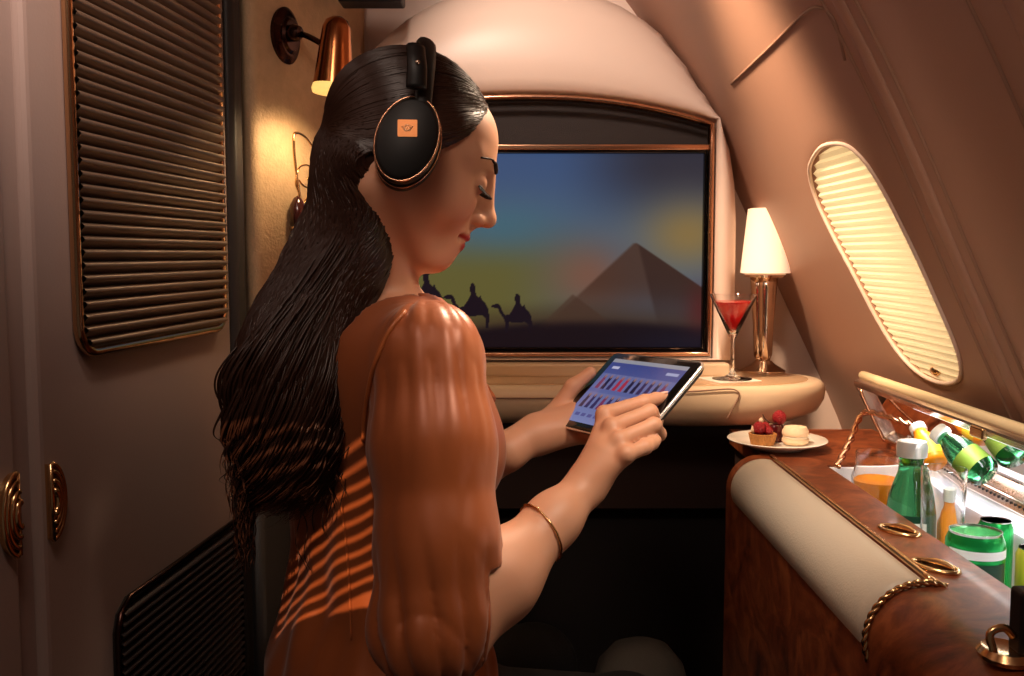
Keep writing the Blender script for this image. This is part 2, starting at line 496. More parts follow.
def build_left():
    a0 = Lc(LP(33, 400))[0]
    gap = .006
    aE = Lc(LP(233, 400))[0]
    d1 = thing('door_1', None, None, LW((a0 + aE) / 2, 0)); tag(d1, kind='structure')
    def panel(x0, x1, z0, z1, off, th):
        return A([[x0, z0], [x1, z0], [x1, z1], [x0, z1]]), LW(0, 0, off), LDIR, A([0, 0, 1.]), th
    mesh('leaf', slab(*panel(a0 + gap, aE, .03, 1.86, 0, .03)), M['door'], d1, smooth=False, bevel=.008)
    # tall slatted window panel: outline from the photograph, put on the door plane
    zb, zt = 1.002, 1.66
    o_up = []
    aL, aR = Lc(LP(70, 250))[0], Lc(LP(218, 250))[0]
    r = .03
    w, h = aR - aL, zt - zb
    pts = rrect(w, h, r, 8) + A([(aL + aR) / 2, (zb + zt) / 2])
    louver_unit(d1, pts, .0128, M['louver'], M['chrome'], .0055, 'slatted_window')
    # lower grille with a cut-off corner
    b0, b1 = Lc(LP(112, 620))[0], Lc(LP(236, 560))[0]
    z1 = Lc(LP(236, 517))[1]
    z0 = .42
    q = [(b1 - .008, z1), (b1, z1 - .008), (b1, z0 + .03), (b1 - .03, z0), (b0 + .03, z0), (b0, z0 + .03), (b0, z1 - .03), (b0 + .008, z1 - .012), (b0 + .03, z1)]
    louver_unit(d1, q, .0105, M['louver_low'], M['darkmetal'], .0035, 'lower_grille', depth=.009)
    # half-round pulls
    def pull(root, ae, zc, rad, sgn, name):
        t = np.linspace(-math.pi / 2, math.pi / 2, 24)
        arc = np.c_[ae + sgn * rad * .62 * np.cos(t), zc + rad * np.sin(t)]
        if sgn < 0: arc = arc[::-1]
        pl = mesh(name, slab(arc, LW(0, 0, .004), LDIR, A([0, 0, 1.]), .006), M['gold'], root, smooth=False)
        mesh('pull_rim', tube([LW(a, z, .006) for a, z in np.r_[arc, arc[:1]]], .0026, 8, side=LN), M['gold'], pl)
        vf = []
        for s in (.3, .55, .8):
            ar = np.c_[ae + sgn * rad * .62 * s * np.cos(t), zc + rad * s * np.sin(t)]
            vf.append(tube([LW(a, z, .006 + .003 * (1 - s)) for a, z in ar], .0022 + .002 * (1 - s), 8, side=LN))
        mesh('pull_groove', cat_vf(*vf), M['gold'], pl)
    p = Lc(LP(46, 502))
    pull(d1, p[0], p[1], .036, 1, 'door_handle')
    d2 = thing('door_2', None, None, LW(a0 - .25, 0)); tag(d2, kind='structure')
    mesh('leaf', slab(*panel(a0 - .5, a0 - .03, .03, 1.86, .0, .03)), M['door'], d2, smooth=False, bevel=.006)
    p = Lc(LP(12, 514))
    pull(d2, p[0], p[1], .037, -1, 'door_handle')
    o = mesh('wall_left', slab(*panel(a0 - .6, aE + .03, 0, 1.88, -.045, .02)), M['door'], smooth=False); tag(o, kind='structure')
    o = mesh('trim_9', slab(*panel(a0 - .03, a0 + gap, .0, 1.87, -.010, .03)), M['door'], smooth=False); tag(o, kind='structure')
    # dark pillar, its two metal lines, then the textured panel behind the reading lamp
    pA = LW(aE, 0)
    ps = [LW(aE + .001, 0, -.03), LW(aE + .001, 0, .002), LW(aE + .008, 0, .010), LW(aE + .035, 0, .010), LW(aE + .045, 0, 0), LW(aE + .045, 0, -.03)]
    o = mesh('trim_10', loft([ps, [q + A([0, 0, 1.87]) for q in ps]], cap=(True, True)), M['door_dark'], bevel=.003); tag(o, kind='structure')
    c0 = A([-.376, 1.455, 0]); c1 = A([-.255, 1.755, 0])
    pp = catmull([c0, c0 * .7 + c1 * .3 + A([.012, -.006, 0]), c0 * .3 + c1 * .7 + A([.012, -.004, 0]), c1], 5)
    o = mesh('wall_panel', loft([[q + A([0, 0, .78]) for q in pp], [q + A([0, 0, 1.8]) for q in pp]], closed=False), M['cream_wall'], solid=.02)
    o.name = 'wall_corner'; tag(o, kind='structure')
    o = mesh('trim_11', loft([[q + A([-.004, -.002, 0]) for q in pp], [q + A([-.004, -.002, .78]) for q in pp]], closed=False), M['door_dark'], solid=.02); tag(o, kind='structure')
    return c0, c1
PC0, PC1 = build_left()

# ------------------------------------------------------------------ television unit
def arch(cx, zb, zt, zs, hw, n=24, r=.012):
    """outline: flat bottom, straight sides up to zs, shallow arc peaking at zt; starts bottom left, anticlockwise from the front"""
    p = []
    for t in np.linspace(0, 1, 8): p.append([cx - hw + 2 * hw * t, zb])
    for t in np.linspace(0, 1, 8)[1:]: p.append([cx + hw, zb + (zs - zb) * t])
    for t in np.linspace(0, 1, n)[1:]:
        x = hw * (1 - 2 * t)
        p.append([cx + x, zs + (zt - zs) * (1 - (abs(x) / hw) ** 2.2)])
    for t in np.linspace(0, 1, 8)[1:-1]: p.append([cx - hw, zs - (zs - zb) * t])
    return A(p)

def build_tv():
    Y = 1.66
    cx = W(525, 250, Y)[0]
    hw = W(710, 250, Y)[0] - cx
    zb = W(600, 354, Y)[2]; zs = W(710, 124, Y)[2]; zt = W(525, 97, Y)[2]
    zbar = W(600, 147, Y)[2]
    # the surround: a bulging shell from the opening to its outer arch
    inner = arch(cx, zb - .007, zt + .007, zs + .006, hw + .007)
    n = len(inner)
    oh = W(737, 250, 1.70)[0] - cx
    def outer_pt(p, grow):
        # superellipse outer arch, straight sides, bottom at the same level as the opening
        x, z = p[0] - cx, p[1]
        return None
    zpk = 1.56
    zsh = 1.24
    def outer(h, top, bot):
        o = []
        for (x, z) in inner:
            if z <= zb: o.append([cx + (x - cx) / (hw + .007) * h, bot])
            else:
                # polar mapping about a centre low in the opening
                c = A([cx, zsh - .10])
                d = A([x, z]) - c
                a = math.atan2(d[1], d[0])
                if d[1] <= 0:
                    o.append([cx + math.copysign(h, x - cx), z])
                else:
                    e = 2.15
                    rr = 1 / ((abs(math.cos(a)) / h) ** e + (abs(math.sin(a)) / (top - c[1])) ** e) ** (1 / e)
                    o.append([c[0] + rr * math.cos(a), c[1] + rr * math.sin(a)])
        return A(o)
    ob = zb - .012
    full = outer(oh, zpk, ob)
    loops = []
    def L(s, y):
        q = L_(s, y)
        q[:, 0] = np.minimum(q[:, 0], wallx(q[:, 2]) - .006)
        return q
    def L_(s, y): return np.c_[(inner + (full - inner) * s)[:, 0], np.full(n, y), (inner + (full - inner) * s)[:, 1]]
    for s, y in ((0, Y + .05), (0, Y + .004), (.03, Y - .006), (.12, Y - .012), (.3, Y - .014), (.5, Y - .010), (.7, Y + .002), (.85, Y + .02), (.95, Y + .045), (1, Y + .08), (1, YB - .002)):
        loops.append(L(s, y))
    sv, sf = loft(loops)
    t = thing('television_surround', 'cream arched shell bulging around the television screen above the shelf', 'tv surround', (cx, Y + .06, zb))
    mesh('shell', (sv, [q[::-1] for q in sf]), M['cream'], t)
    tv = thing('television', 'wide television set in the arched surround showing camels and a pyramid at dusk', 'television', (cx, Y + .05, zb))
    # gold trim around the opening, dark panel behind, screen
    op = arch(cx, zb, zt, zs, hw)
    mesh('gold_trim', tube(np.c_[op[:, 0], np.full(len(op), Y - .003), op[:, 1]], .0042, 8, closed=True, side=(0, 1, 0)), M['rose'], tv)
    back = A([(a[0], a[1]) for a in arch(cx, zb + .001, zt - .001, zs - .001, hw - .001)])
    mesh('speaker_panel', slab(back, (0, Y + .03, 0), A([1., 0, 0]), A([0, 0, 1.]), .02), mat('dark_grille', (34, 22, 19), .6, bump=.4, bscale=900), tv, smooth=False)
    bz = zbar
    mesh('trim_bar', box((cx, Y + .008, bz), (2 * hw - .006, .016, .009)), M['rose'], tv, smooth=False, bevel=.002)
    # bezel as a ring
    x0, x1, z0, z1 = cx - hw + .006, cx + hw - .006, zb + .006, bz - .005
    ring = lambda e, y: A([[x0 + e, y, z0 + e], [x1 - e, y, z0 + e], [x1 - e, y, z1 - e], [x0 + e, y, z1 - e]])
    mesh('bezel', loft([ring(0, Y + .03), ring(0, Y + .006), ring(.004, Y + .005), ring(.005, Y + .012)]), M['black_gloss'], tv, smooth=False)
    # the picture on the screen, sampled on a fine grid
    nx, nz = 380, 214
    X0, X1, Z0, Z1 = x0 + .004, x1 - .004, z0 + .004, z1 - .004
    gx, gz = np.meshgrid(np.linspace(X0, X1, nx), np.linspace(Z0, Z1, nz))
    # picture coordinates: as the photograph's pixels
    px = 342 + (gx - X0) / (X1 - X0) * (706 - 342)
    py = 351 - (gz - Z0) / (Z1 - Z0) * (351 - 148)
    def mix(a, b, t): return a + (b - a) * np.clip(t, 0, 1)[..., None]
    def sm(t): t = np.clip(t, 0, 1); return t * t * (3 - 2 * t)
    C = lambda *c: A(c, float)
    img = np.broadcast_to(C(56, 76, 112), px.shape + (3,)).copy()
    img = mix(img, C(78, 92, 108), sm((py - 150) / 90) * .8)
    img = mix(img, C(44, 42, 52), sm((px - 545) / 120) * sm((240 - py) / 80) * .95)
    img = mix(img, C(92, 86, 46), sm((py - 205) / 70) * sm((650 - px) / 160))
    img = mix(img, C(62, 96, 110), np.exp(-((px - 500) / 60) ** 2 - ((py - 222) / 26) ** 2) * .8)
    img = mix(img, C(132, 106, 60), np.exp(-((px - 692) / 50) ** 2 - ((py - 232) / 38) ** 2) * .9)
    img = mix(img, C(122, 76, 58), np.exp(-((px - 590) / 40) ** 2 - ((py - 275) / 34) ** 2) * .75)
    ground = 322 - 6 * np.sin((px - 480) / 60) - (px - 600) * .02
    hz = sm((py - ground + 22) / 30)
    img = mix(img, C(60, 44, 32), hz * .8)
    img = mix(img, C(22, 14, 20), sm((py - ground) / 14))
    # pyramid: lit right face and a darker left face
    apx, apy = 637, 240
    lft = apx - (py - apy) * 1.04; rgt = apx + (py - apy) * 1.45
    ins = sm((px - lft) / 6 + .5) * sm((rgt - px) / 3 + .5) * sm((py - apy) / 2)
    img = mix(img, C(66, 42, 32), ins * .8 * sm((346 - py) / 70))
    seam = apx + (py - apy) * .25
    img = mix(img, C(44, 27, 24), ins * sm((px - seam) / 5) * .55 * sm((348 - py) / 60))
    lf2 = 573 - (py - 293) * 1.0; rg2 = 573 + (py - 293) * 1.3
    img = mix(img, C(66, 44, 34), sm((px - lf2) / 4) * sm((rg2 - px) / 4) * sm((py - 293) / 3) * .6 * sm((340 - py) / 30))
    img = mix(img, C(24, 15, 20), sm((py - ground - 4) / 16))
    img = mix(img, C(90, 20, 18), np.exp(-((px - 704) / 14) ** 2 - ((py - 312) / 26) ** 2) * .5)
    img = mix(img, C(18, 20, 40), sm((px - 590) / 90) * sm((py - 318) / 30) * .5)
    camel = A([(-27, -11), (-25.5, -13.5), (-19, -14), (-17, -12), (-15, -6), (-12, -2), (-8, -3), (-4, -9), (-1.5, -14), (-2.5, -20), (-1.2, -24.5), (1, -25), (3, -22), (2.8, -17),
               (4, -13), (6, -11), (7.5, -13.5), (9, -9), (12, -6), (14.5, -1), (15.5, 6), (15, 17), (12.5, 17), (12, 8), (8, 5), (3, 6), (-3, 6), (-8, 5), (-9, 12), (-9.5, 17), (-12, 17), (-12.2, 6),
               (-14, 1), (-18, -5), (-20, -9.5), (-23, -9.5)], float)
    def inside(poly, X, Y_):
        r = np.zeros(X.shape, bool)
        j = len(poly) - 1
        for i in range(len(poly)):
            (xi, yi), (xj, yj) = poly[i], poly[j]
            if yi != yj:
                r ^= ((yi > Y_) != (yj > Y_)) & (X < (xj - xi) * (Y_ - yi) / (yj - yi) + xi)
            j = i
        return r
    for ox, oy, s in ((516, 319, 1.0), (470, 311, 1.12), (422, 300, 1.2), (384, 300, 1.1)):
        inz = inside(camel * s + A([ox, oy]), px, py)
        img[inz] = C(24, 16, 24)
    col = np.where(img / 255 <= .04045, img / 255 / 12.92, ((img / 255 + .055) / 1.055) ** 2.4)
    v = np.c_[gx.ravel(), np.full(gx.size, Y + .013), gz.ravel()]
    ii = np.arange(nx * nz).reshape(nz, nx)
    fc = np.stack([ii[:-1, :-1], ii[:-1, 1:], ii[1:, 1:], ii[1:, :-1]], -1).reshape(-1, 4)
    mesh('screen', (v, fc), M['tv_picture'], tv, attr=col.reshape(-1, 3))
    return cx, hw, zb, Y
TV = build_tv()

# ------------------------------------------------------------------ shelf under the television
def build_shelf():
    cx, hw, zb, Y = TV
    ztop, zbot = .9, .838
    t = thing('side_shelf', 'cream shelf with a rounded end running under the television', 'shelf', (.1, 1.6, zbot))
    mesh('back_rail', box((.02, 1.635, (zb - .012 + ztop) / 2), (2 * hw + .06, .03, zb - .012 - ztop)), M['shelf'], t, smooth=False, bevel=.004)
    # plan outline: straight front, round end at the right
    xe = WZ(829, 380, ztop)[0]
    front = 1.50
    plan = [(-.34, 1.77), (-.34, front)]
    for x in np.linspace(-.30, .26, 12): plan.append((x, front))
    for a in np.linspace(-90, 60, 22):
        plan.append((xe - .15 + .15 * math.cos(math.radians(a)), front + .115 + .115 * math.sin(math.radians(a))))
    plan += [(xe - .10, 1.77)]
    plan = A(plan)
    cen = A([.05, 1.66])
    def ring(s, z):
        d = plan - cen
        ln = np.linalg.norm(d, axis=1)[:, None]
        q = plan - d / ln * s
        q[:, 1] = np.minimum(q[:, 1], 1.77)
        return np.c_[q, np.full(len(q), z)]
    loops = [ring(.10, zbot - .006), ring(.045, zbot), ring(.012, zbot + .014), ring(.002, zbot + .032), ring(0, ztop - .016), ring(.003, ztop - .006), ring(.009, ztop - .001), ring(.014, ztop)]
    mesh('shelf_body', loft(loops, cap=(True, True)), M['shelf'], t, angle=.9)
    mesh('inlay', loft([ring(.028, ztop - .002), ring(.028, ztop + .0012), ring(.031, ztop + .0015)], cap=(False, True)), mat('shelf_inlay', (212, 176, 138), .25, coat=.4), t, angle=.5)
    # drawer front drawn by its joint line
    a = WZ(676, 396, 0)
    def fp(px, py):
        d = ray(px, py); return CAM + d * ((front - .0015) / d[1])
    dj = catmull([fp(664, 393), fp(700, 391), fp(728, 389), fp(737, 391), fp(739, 396), fp(733, 408), fp(727, 419)], 6)
    mesh('drawer_joint', tube(dj, .0012, 6), M['seam'], t)
    mesh('front_groove', tube(catmull([A([-.3, front - .0005, .883]), A([-.02, front - .0005, .883]), A([.16, front - .0005, .883])], 6), .0012, 6), M['seam'], t)
    # support running down to the floor behind
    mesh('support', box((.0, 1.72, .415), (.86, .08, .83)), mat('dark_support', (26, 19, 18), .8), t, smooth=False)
    return ztop
ZS = build_shelf() + .0016

def build_lamp():
    c = WZ(763, 372, ZS); c[2] = ZS
    s = .264 / (W(763, 209, c[1])[2] * 0 + .264)
    H = W(763, 209, c[1])[2] - ZS
    t = thing('table_lamp', 'small table lamp with a white tapered shade and polished column on the shelf', 'lamp', c)
    mesh('base', lathe([(.0, 0), (.037, 0), (.037, .004), (.03, .008), (.02, .014), (.014, .02), (0, .02)], c, 40), M['nickel'], t, angle=.6)
    hs = H * .60
    # fluted column, wider at the top, split in three blades
    for k in range(3):
        a = math.radians(30 + 120 * k)
        o = A([math.cos(a), math.sin(a), 0])
        prof = [(.004, .014), (.0095, .03), (.0105, hs * .5), (.013, hs * .85), (.0145, hs)]
        v, f = [], []
        pts = [c + o * (.0065 + .0045 * q[1] / hs) + A([0, 0, q[1]]) for q in prof]
        mesh('column_blade', tube(pts, [q[0] for q in prof], 12), M['nickel'], t)
    mesh('shade_ring', lathe([(0, hs - .004), (.033, hs - .004), (.0345, hs), (.033, hs + .003), (0, hs + .003)], c, 36), M['nickel'], t, angle=.6)
    zs0, zs1 = hs + .003, H
    r0 = (W(788, 275, c[1])[0] - W(739, 275, c[1])[0]) / 2
    r1 = (W(782, 209, c[1])[0] - W(746, 209, c[1])[0]) / 2
    mesh('lamp_shade', lathe([(r0 - .0015, zs0), (r0, zs0), (r1, zs1), (r1 - .004, zs1 + .001), (r1 - .006, zs1 - .002)], c, 48), M['shade_fabric'], t, angle=.7)
    mesh('bulb', lathe([(.006, hs), (.007, hs + .02), (.014, hs + .035), (.012, hs + .05), (0, hs + .056)], c, 20), mat('lamp_bulb', (255, 230, 190), .4, emit=(255, 200, 130), estr=4), t)
    lt = bpy.data.lights.new('table_lamp_light', 'POINT'); lt.energy = 4.5; lt.color = (1, .80, .60); lt.shadow_soft_size = .008
    lo = bpy.data.objects.new('table_lamp_light', lt); COL.objects.link(lo); lo.location = tuple(c + A([0, 0, H - .014]))
build_lamp()

def build_martini():
    c = W(732, 378, 1.572); c[2] = ZS + .002
    H = W(732, 294, c[1])[2] - c[2]
    r = (W(757, 296, c[1])[0] - W(709, 296, c[1])[0]) / 2
    nap = mesh('cocktail_napkin', slab(rrect(.075, .075, .004), c + A([-.004, .003, -.0005]), nrm([1, .35, 0]), nrm([-.35, 1, 0]), .0012), M['paper'], smooth=False)
    tag(nap, 'small white paper napkin under the stemmed cocktail glass', 'napkin')
    t = thing('cocktail_glass', 'stemmed conical cocktail glass filled with a red drink', 'glass', c)
    th = .0014
    zc = H * .50
    outer = [(0, 0), (.031, 0), (.031, .0015), (.012, .004), (.005, .009), (.0032, .02), (.003, zc - .012), (.0045, zc - .003), (.008, zc + .004), (r, H)]
    inner = [(r - th, H), (.0075, zc + .0065), (0, zc + .004)]
    mesh('glass_body', lathe(outer + inner, c, 56), M['glass'], t, angle=.9)
    fl = .72
    zl = zc + .0065 + (H - zc) * fl
    rl = .0075 + (r - th - .0075) * fl
    mesh('red_drink', lathe([(0, zc + .0046), (.0072, zc + .007), (rl - .0004, zl), (0, zl)], c, 56), M['red_drink'], t, angle=.9)
build_martini()

# ------------------------------------------------------------------ reading lamp and ornaments on the corner panel
def panel_hit(px, py):
    d = ray(px, py)
    u = nrm(PC1 - PC0); n = A([u[1], -u[0], 0])
    t = np.dot(PC0 + A([.008, -.004, 0]) - CAM, n) / np.dot(d, n)
    return CAM + d * t, n, u

def build_wall_lamp():
    p, n, u = panel_hit(285, 36)
    t = thing('reading_lamp', 'copper wall reading lamp with a bell shade and pale glass rim on the cream panel', 'wall lamp', p)
    up = A([0, 0, 1.])
    mesh('wall_plate', lathe([(0, -.004), (.040, -.004), (.040, .004), (.030, .010), (.026, .010), (.022, .014), (0, .015)], p, 36, n, sx=.85, sy=1.05, xdir=u), M['darkmetal'], t, angle=.6)
    mesh('switch_knob', lathe([(0, .012), (.012, .012), (.013, .022), (.009, .03), (0, .031)], p + up * .002 - u * .004, 20, n), M['darkmetal'], t, angle=.7)
    hd = W(335, 53, p[1] - .055)
    mid = p + n * .03
    end = hd + A([-.008, .004, .006])
    mesh('arm', tube(catmull([p + n * .01, mid, mid * .5 + end * .5 + A([0, 0, .002]), end], 6), .0045, 10), M['darkmetal'], t)
    ax = nrm([-.07, -.03, -1])
    L = .098
    top = hd - ax * .052
    mesh('bell_shade', lathe([(0, 0), (.008, .001), (.016, .006), (.0205, .016), (.023, .04), (.026, .07), (.029, L), (.0275, L), (.024, .07), (.02, .03), (0, .02)], top, 40, ax), M['copper'], t, angle=.8)
    mesh('glass_rim', lathe([(.0275, L - .006), (.0305, L + .006), (.029, L + .012), (.02, L + .010), (0, L + .004)], top, 36, ax), M['ivory'], t, angle=.9)
    sp = bpy.data.lights.new('reading_lamp_light', 'SPOT'); sp.energy = 2.2; sp.color = (1, .70, .38); sp.spot_size = 2.6; sp.spot_blend = .8; sp.shadow_soft_size = .02
    lo = bpy.data.objects.new('reading_lamp_light', sp); COL.objects.link(lo)
    lo.location = tuple(top + ax * (L + .03)); lo.rotation_euler = Vector(ax + n * -.25).to_track_quat('-Z', 'Y').to_euler()
    # a gilded leaf relief on the panel
    q, n, u = panel_hit(300, 178)
    r = thing('wall_ornament', 'gilded wire ornament of stems and curling leaves on the cream panel', 'ornament', q)
    def pp(px, py, off=.005):
        h, _, _ = panel_hit(px, py); return h + n * off
    mesh('stem', tube(catmull([pp(300, 216), pp(296, 190), pp(292, 160), pp(291, 137), pp(294, 133), pp(302, 137), pp(309, 146), pp(313, 150)], 6), .0022, 8), M['gold'], r)
    for pts in ([(297, 196), (293, 182), (296, 168), (304, 165), (309, 172), (304, 180)], [(299, 208), (304, 198), (311, 194), (315, 202), (310, 210)], [(296, 180), (301, 186), (309, 188), (314, 183), (312, 176)], [(300, 216), (306, 214), (312, 216), (316, 222)]):
        mesh('leaf', tube(catmull([pp(*k) for k in pts], 6), .0019, 8, flat=.6), M['gold'], r)
    q, n, u = panel_hit(289, 225)
    b = q + n * .016; 
    zb = panel_hit(288, 262)[0][2]; zt = panel_hit(291, 196)[0][2]
    b[2] = zb
    H = zt - zb
    v = thing('bud_vase', 'slim dark red-brown vase with a silver collar fixed to the cream panel', 'vase', b)
    mesh('body', lathe([(0, 0), (.008, 0), (.0095, H * .2), (.0115, H * .45), (.0095, H * .52), (.012, H * .56), (.013, H * .7), (.011, H * .86), (.006, H * .96), (0, H)], b, 28), mat('dark_red_lacquer', (52, 18, 16), .18, coat=.6), v, angle=.8)
    mesh('collar', lathe([(.0102, H * .495), (.0122, H * .50), (.0122, H * .53), (.0102, H * .54)], b, 28), M['nickel'], v)
    mesh('bracket', tube([b + A([0, 0, H * .51]), b + A([0, 0, H * .51]) - n * .02], .004, 8), M['nickel'], v)
build_wall_lamp()

# overhead dark fixture seen at the top edge
def build_overhead():
    c = W(372, 2, 1.60)
    o = mesh('overhead_unit', box((c[0], c[1], c[2] + .02), (.10, .05, .05)), mat('dark_navy_fixture', (20, 24, 36), .5), smooth=False, bevel=.004)
    tag(o, 'dark navy box fixed above the arch at the top of the surround', 'overhead unit')
    a = W(250, 0, 1.5); 
build_overhead()

# ------------------------------------------------------------------ console with the minibar
ZC = .83
def build_console():
    yN, yF = .46, 1.53
    xL, xR = .292, .56
    ox0, ox1, oy0, oy1 = .405, .532, .60, 1.262      # bar opening
    t = thing('minibar_console', 'burl wood console by the window with a beige padded edge and open minibar', 'console', (.40, 1.0, 0))
    # body: rounded left shoulder, extruded along the suite
    th = .022
    sec = [(xL + .012, 0.02), (xL, .05), (xL, ZC - .05)]
    for a in np.linspace(180, 90, 9): sec.append((xL + .045 + .045 * math.cos(math.radians(a)), ZC - .045 + .045 * math.sin(math.radians(a))))
    sec += [(ox0, ZC)]
    inner = [(ox0, ZC - th), (xL + .05, ZC - th), (xL + .03, ZC - .06), (xL + .03, .02)]
    sec = A(sec + inner)
    ys = [yN, yF]
    lf = loft([np.c_[sec[:, 0], np.full(len(sec), y), sec[:, 1]] for y in (yN, .8, 1.2, 1.335)], cap=(True, True))
    mesh('body', lf, M['burl'], t, angle=.7)
    mesh('near_top', box(((ox0 + xR) / 2, (yN + oy0) / 2, ZC - th / 2), (xR - ox0, oy0 - yN, th)), M['burl'], t, smooth=False)
    mesh('far_top', box(((.338 + xR) / 2, (1.336 + yF) / 2, ZC - th / 2), (xR - .338, yF - 1.336, th)), M['burl'], t, smooth=False)
    mesh('far_top', box(((ox0 + xR) / 2, (oy1 + 1.335) / 2, ZC - th / 2), (xR - ox0, 1.335 - oy1, th)), M['burl'], t, smooth=False)
    mesh('side_panel', box((.455, 1.43, .404), (.22, .18, .80)), M['brown'], t, smooth=False)
    # bright liner tub: open box with thick walls
    zb = ZC - .098
    b0 = lambda e, z: A([[ox0 + e, oy0 + e, z], [ox1 - e, oy0 + e, z], [ox1 - e, oy1 - e, z], [ox0 + e, oy1 - e, z]])
    mesh('minibar_tub', loft([b0(.0, ZC - .002), b0(.003, ZC - .003), b0(.008, zb)], cap=(False, True)), M['tub'], t, smooth=False, solid=.003)
    rim = mesh('tub_rim', box((ox1 + .006, (oy0 + oy1) / 2 + .04, ZC + .006), (.016, oy1 - oy0 + .12, .016)), M['brushed'], t, smooth=False, bevel=.003)
    # perforations along the rim
    mesh('rim_slot', cat_vf(*[lathe([(0, 0), (.0016, 0), (.0016, .0006), (0, .0006)], (ox1 - .0025, y, ZC + .008), 8, (-1, 0, 0)) for y in np.arange(.75, 1.28, .009)]), M['black'], rim, smooth=False)
    mesh('bar_light', box((ox1 - .012, (oy0 + oy1) / 2, ZC - .012), (.006, oy1 - oy0 - .06, .006)), M['led'], t, smooth=False)
    # padded edge
    y0, y1 = .80, 1.305
    R = .046
    pc = A([xL + .046, ZC - .045])
    def pad(y, g=0, s0=0):
        out = []
        for a in np.linspace(200, 86, 22):
            r = R + g + .004 * math.sin(math.radians((a - 86) / 114 * 180))
            out.append([pc[0] + r * math.cos(math.radians(a)), y, pc[1] + r * math.sin(math.radians(a))])
        for a in np.linspace(86, 200, 10):
            r = .044
            out.append([pc[0] + r * math.cos(math.radians(a)), y, pc[1] + r * math.sin(math.radians(a))])
        return A(out)
    loops = [pad(y0, -.006), pad(y0 + .004, -.001), pad(y0 + .012, 0)] + [pad(y, 0) for y in np.linspace(y0 + .1, y1 - .1, 6)] + [pad(y1 - .012, 0), pad(y1 - .004, -.001), pad(y1, -.006)]
    pd = mesh('padded_edge', loft(loops, cap=(True, True)), M['leather'], t, angle=1.0)
    pa = lambda a, y, r=R + .003: A([pc[0] + r * math.cos(math.radians(a)), y, pc[1] + r * math.sin(math.radians(a))])
    # double piping on the inner edge, gold twisted trim round the near end, thin trim below
    mesh('piping', tube([pa(82, y) for y in np.linspace(y0 - .006, y1, 30)], .0028, 8), M['gold'], pd)
    mesh('piping', tube([pa(74, y, R + .001) for y in np.linspace(y0 + .004, y1, 30)], .0016, 8), M['black'], pd)
    mesh('piping', tube([pa(70, y, R) for y in np.linspace(y0 - .006, y1, 30)], .0022, 8), M['gold'], pd)
    arc = [pa(a, y0 - .006, R + .002) for a in np.linspace(68, 202, 60)]
    for ph in (0, math.pi):
        tw = []
        for i, p in enumerate(arc):
            a = math.radians(68 + 134 * i / 59)
            q = ph + i * .75
            tw.append(p + A([math.cos(a), 0, math.sin(a)]) * .0014 * math.cos(q) + A([0, .0014 * math.sin(q), 0]))
        mesh('twisted_trim', tube(tw, .0018, 8), M['gold'], pd)
    mesh('lower_trim', tube([pa(202, y, R) for y in np.linspace(y0 - .006, y1, 20)], .0022, 8), M['rose'], pd)
    # crescent pulls let into the top
    for (px, py) in ((899, 532), (935, 568)):
        c = WZ(px, py, ZC)
        tt = np.linspace(0, 2 * math.pi, 40, endpoint=False)
        ru, rv = .0215, .0115
        U, V_ = nrm([.5, -.86, 0]), nrm([.86, .5, 0])
        h = mesh('pull_ring', tube([c + U * ru * math.cos(a) + V_ * rv * math.sin(a) + A([0, 0, .001]) for a in tt], .0026, 10, closed=True), M['gold'], t)
        mesh('pull_recess', slab(np.c_[(ru - .001) * np.cos(tt), (rv - .001) * np.sin(tt)], c + A([0, 0, .0006]), U, V_, .001), M['darkmetal'], h, smooth=False)
        cres = [c + U * (ru * .75 * math.cos(a)) + V_ * (rv * .55 * math.sin(a) + .002) + A([0, 0, .002]) for a in np.linspace(.35, math.pi - .2, 20)]
        mesh('pull_crescent', tube(cres, [.001 + .0032 * math.sin(math.pi * i / 19) for i in range(20)], 10), M['gold'], h)
    # hinged mirrored lid leaning in with the wall
    yl0, yl1 = .62, 1.425
    bt, tp = A([ox1 + .018, ZC + .004]), A([.500, .926])
    up = nrm([tp[0] - bt[0], 0, tp[1] - bt[1]]); hgt = np.linalg.norm(tp - bt)
    yv = A([0, 1., 0]); nn = np.cross(up, yv) if np.cross(up, yv)[0] < 0 else np.cross(yv, up)
    cl = A([(bt[0] + tp[0]) / 2, (yl0 + yl1) / 2, (bt[1] + tp[1]) / 2])
    o2 = rrect(yl1 - yl0, hgt, .012, 5)
    ld = mesh('lid', slab(o2, cl, -yv if nn[0] < 0 else yv, up, .012) if False else loft([on_plane(o2, cl - nn * .012, yv, up), on_plane(o2, cl, yv, up)], cap=(True, True)), M['leather'], t, smooth=False)
    o3 = rrect(yl1 - yl0 - .02, hgt - .022, .008, 5)
    mesh('mirror', loft([on_plane(o3, cl + nn * .0002, yv, up), on_plane(o3, cl + nn * .002, yv, up)], cap=(True, True)), M['mirror'], ld, smooth=False)
    # deep metal frame round the mirror
    fr = []
    for e, d in ((0, -.002), (0, .010), (.002, .012), (.010, .012), (.011, .010), (.011, .001)):
        fr.append(on_plane(rrect(yl1 - yl0 - 2 * e, hgt - 2 * e, max(.012 - e, .004), 5), cl + nn * d, yv, up))
    mesh('lid_frame', loft(fr), M['brushed'], ld, smooth=False)
    mesh('lid_edge_strip', tube([cl + up * (hgt / 2 + .001) + yv * s + nn * -.003 for s in np.linspace(-(yl1 - yl0) / 2 + .01, (yl1 - yl0) / 2 - .01, 12)], .0065, 10), mat('cream_lid_edge', (236, 212, 168), .35), ld)
    mesh('lid_led', tube([cl + up * (hgt / 2 - .012) + yv * s + nn * .008 for s in np.linspace(-.37, .20, 12)], .0022, 8), M['led'], ld)
    hp = W(1004, 424, 1.02)
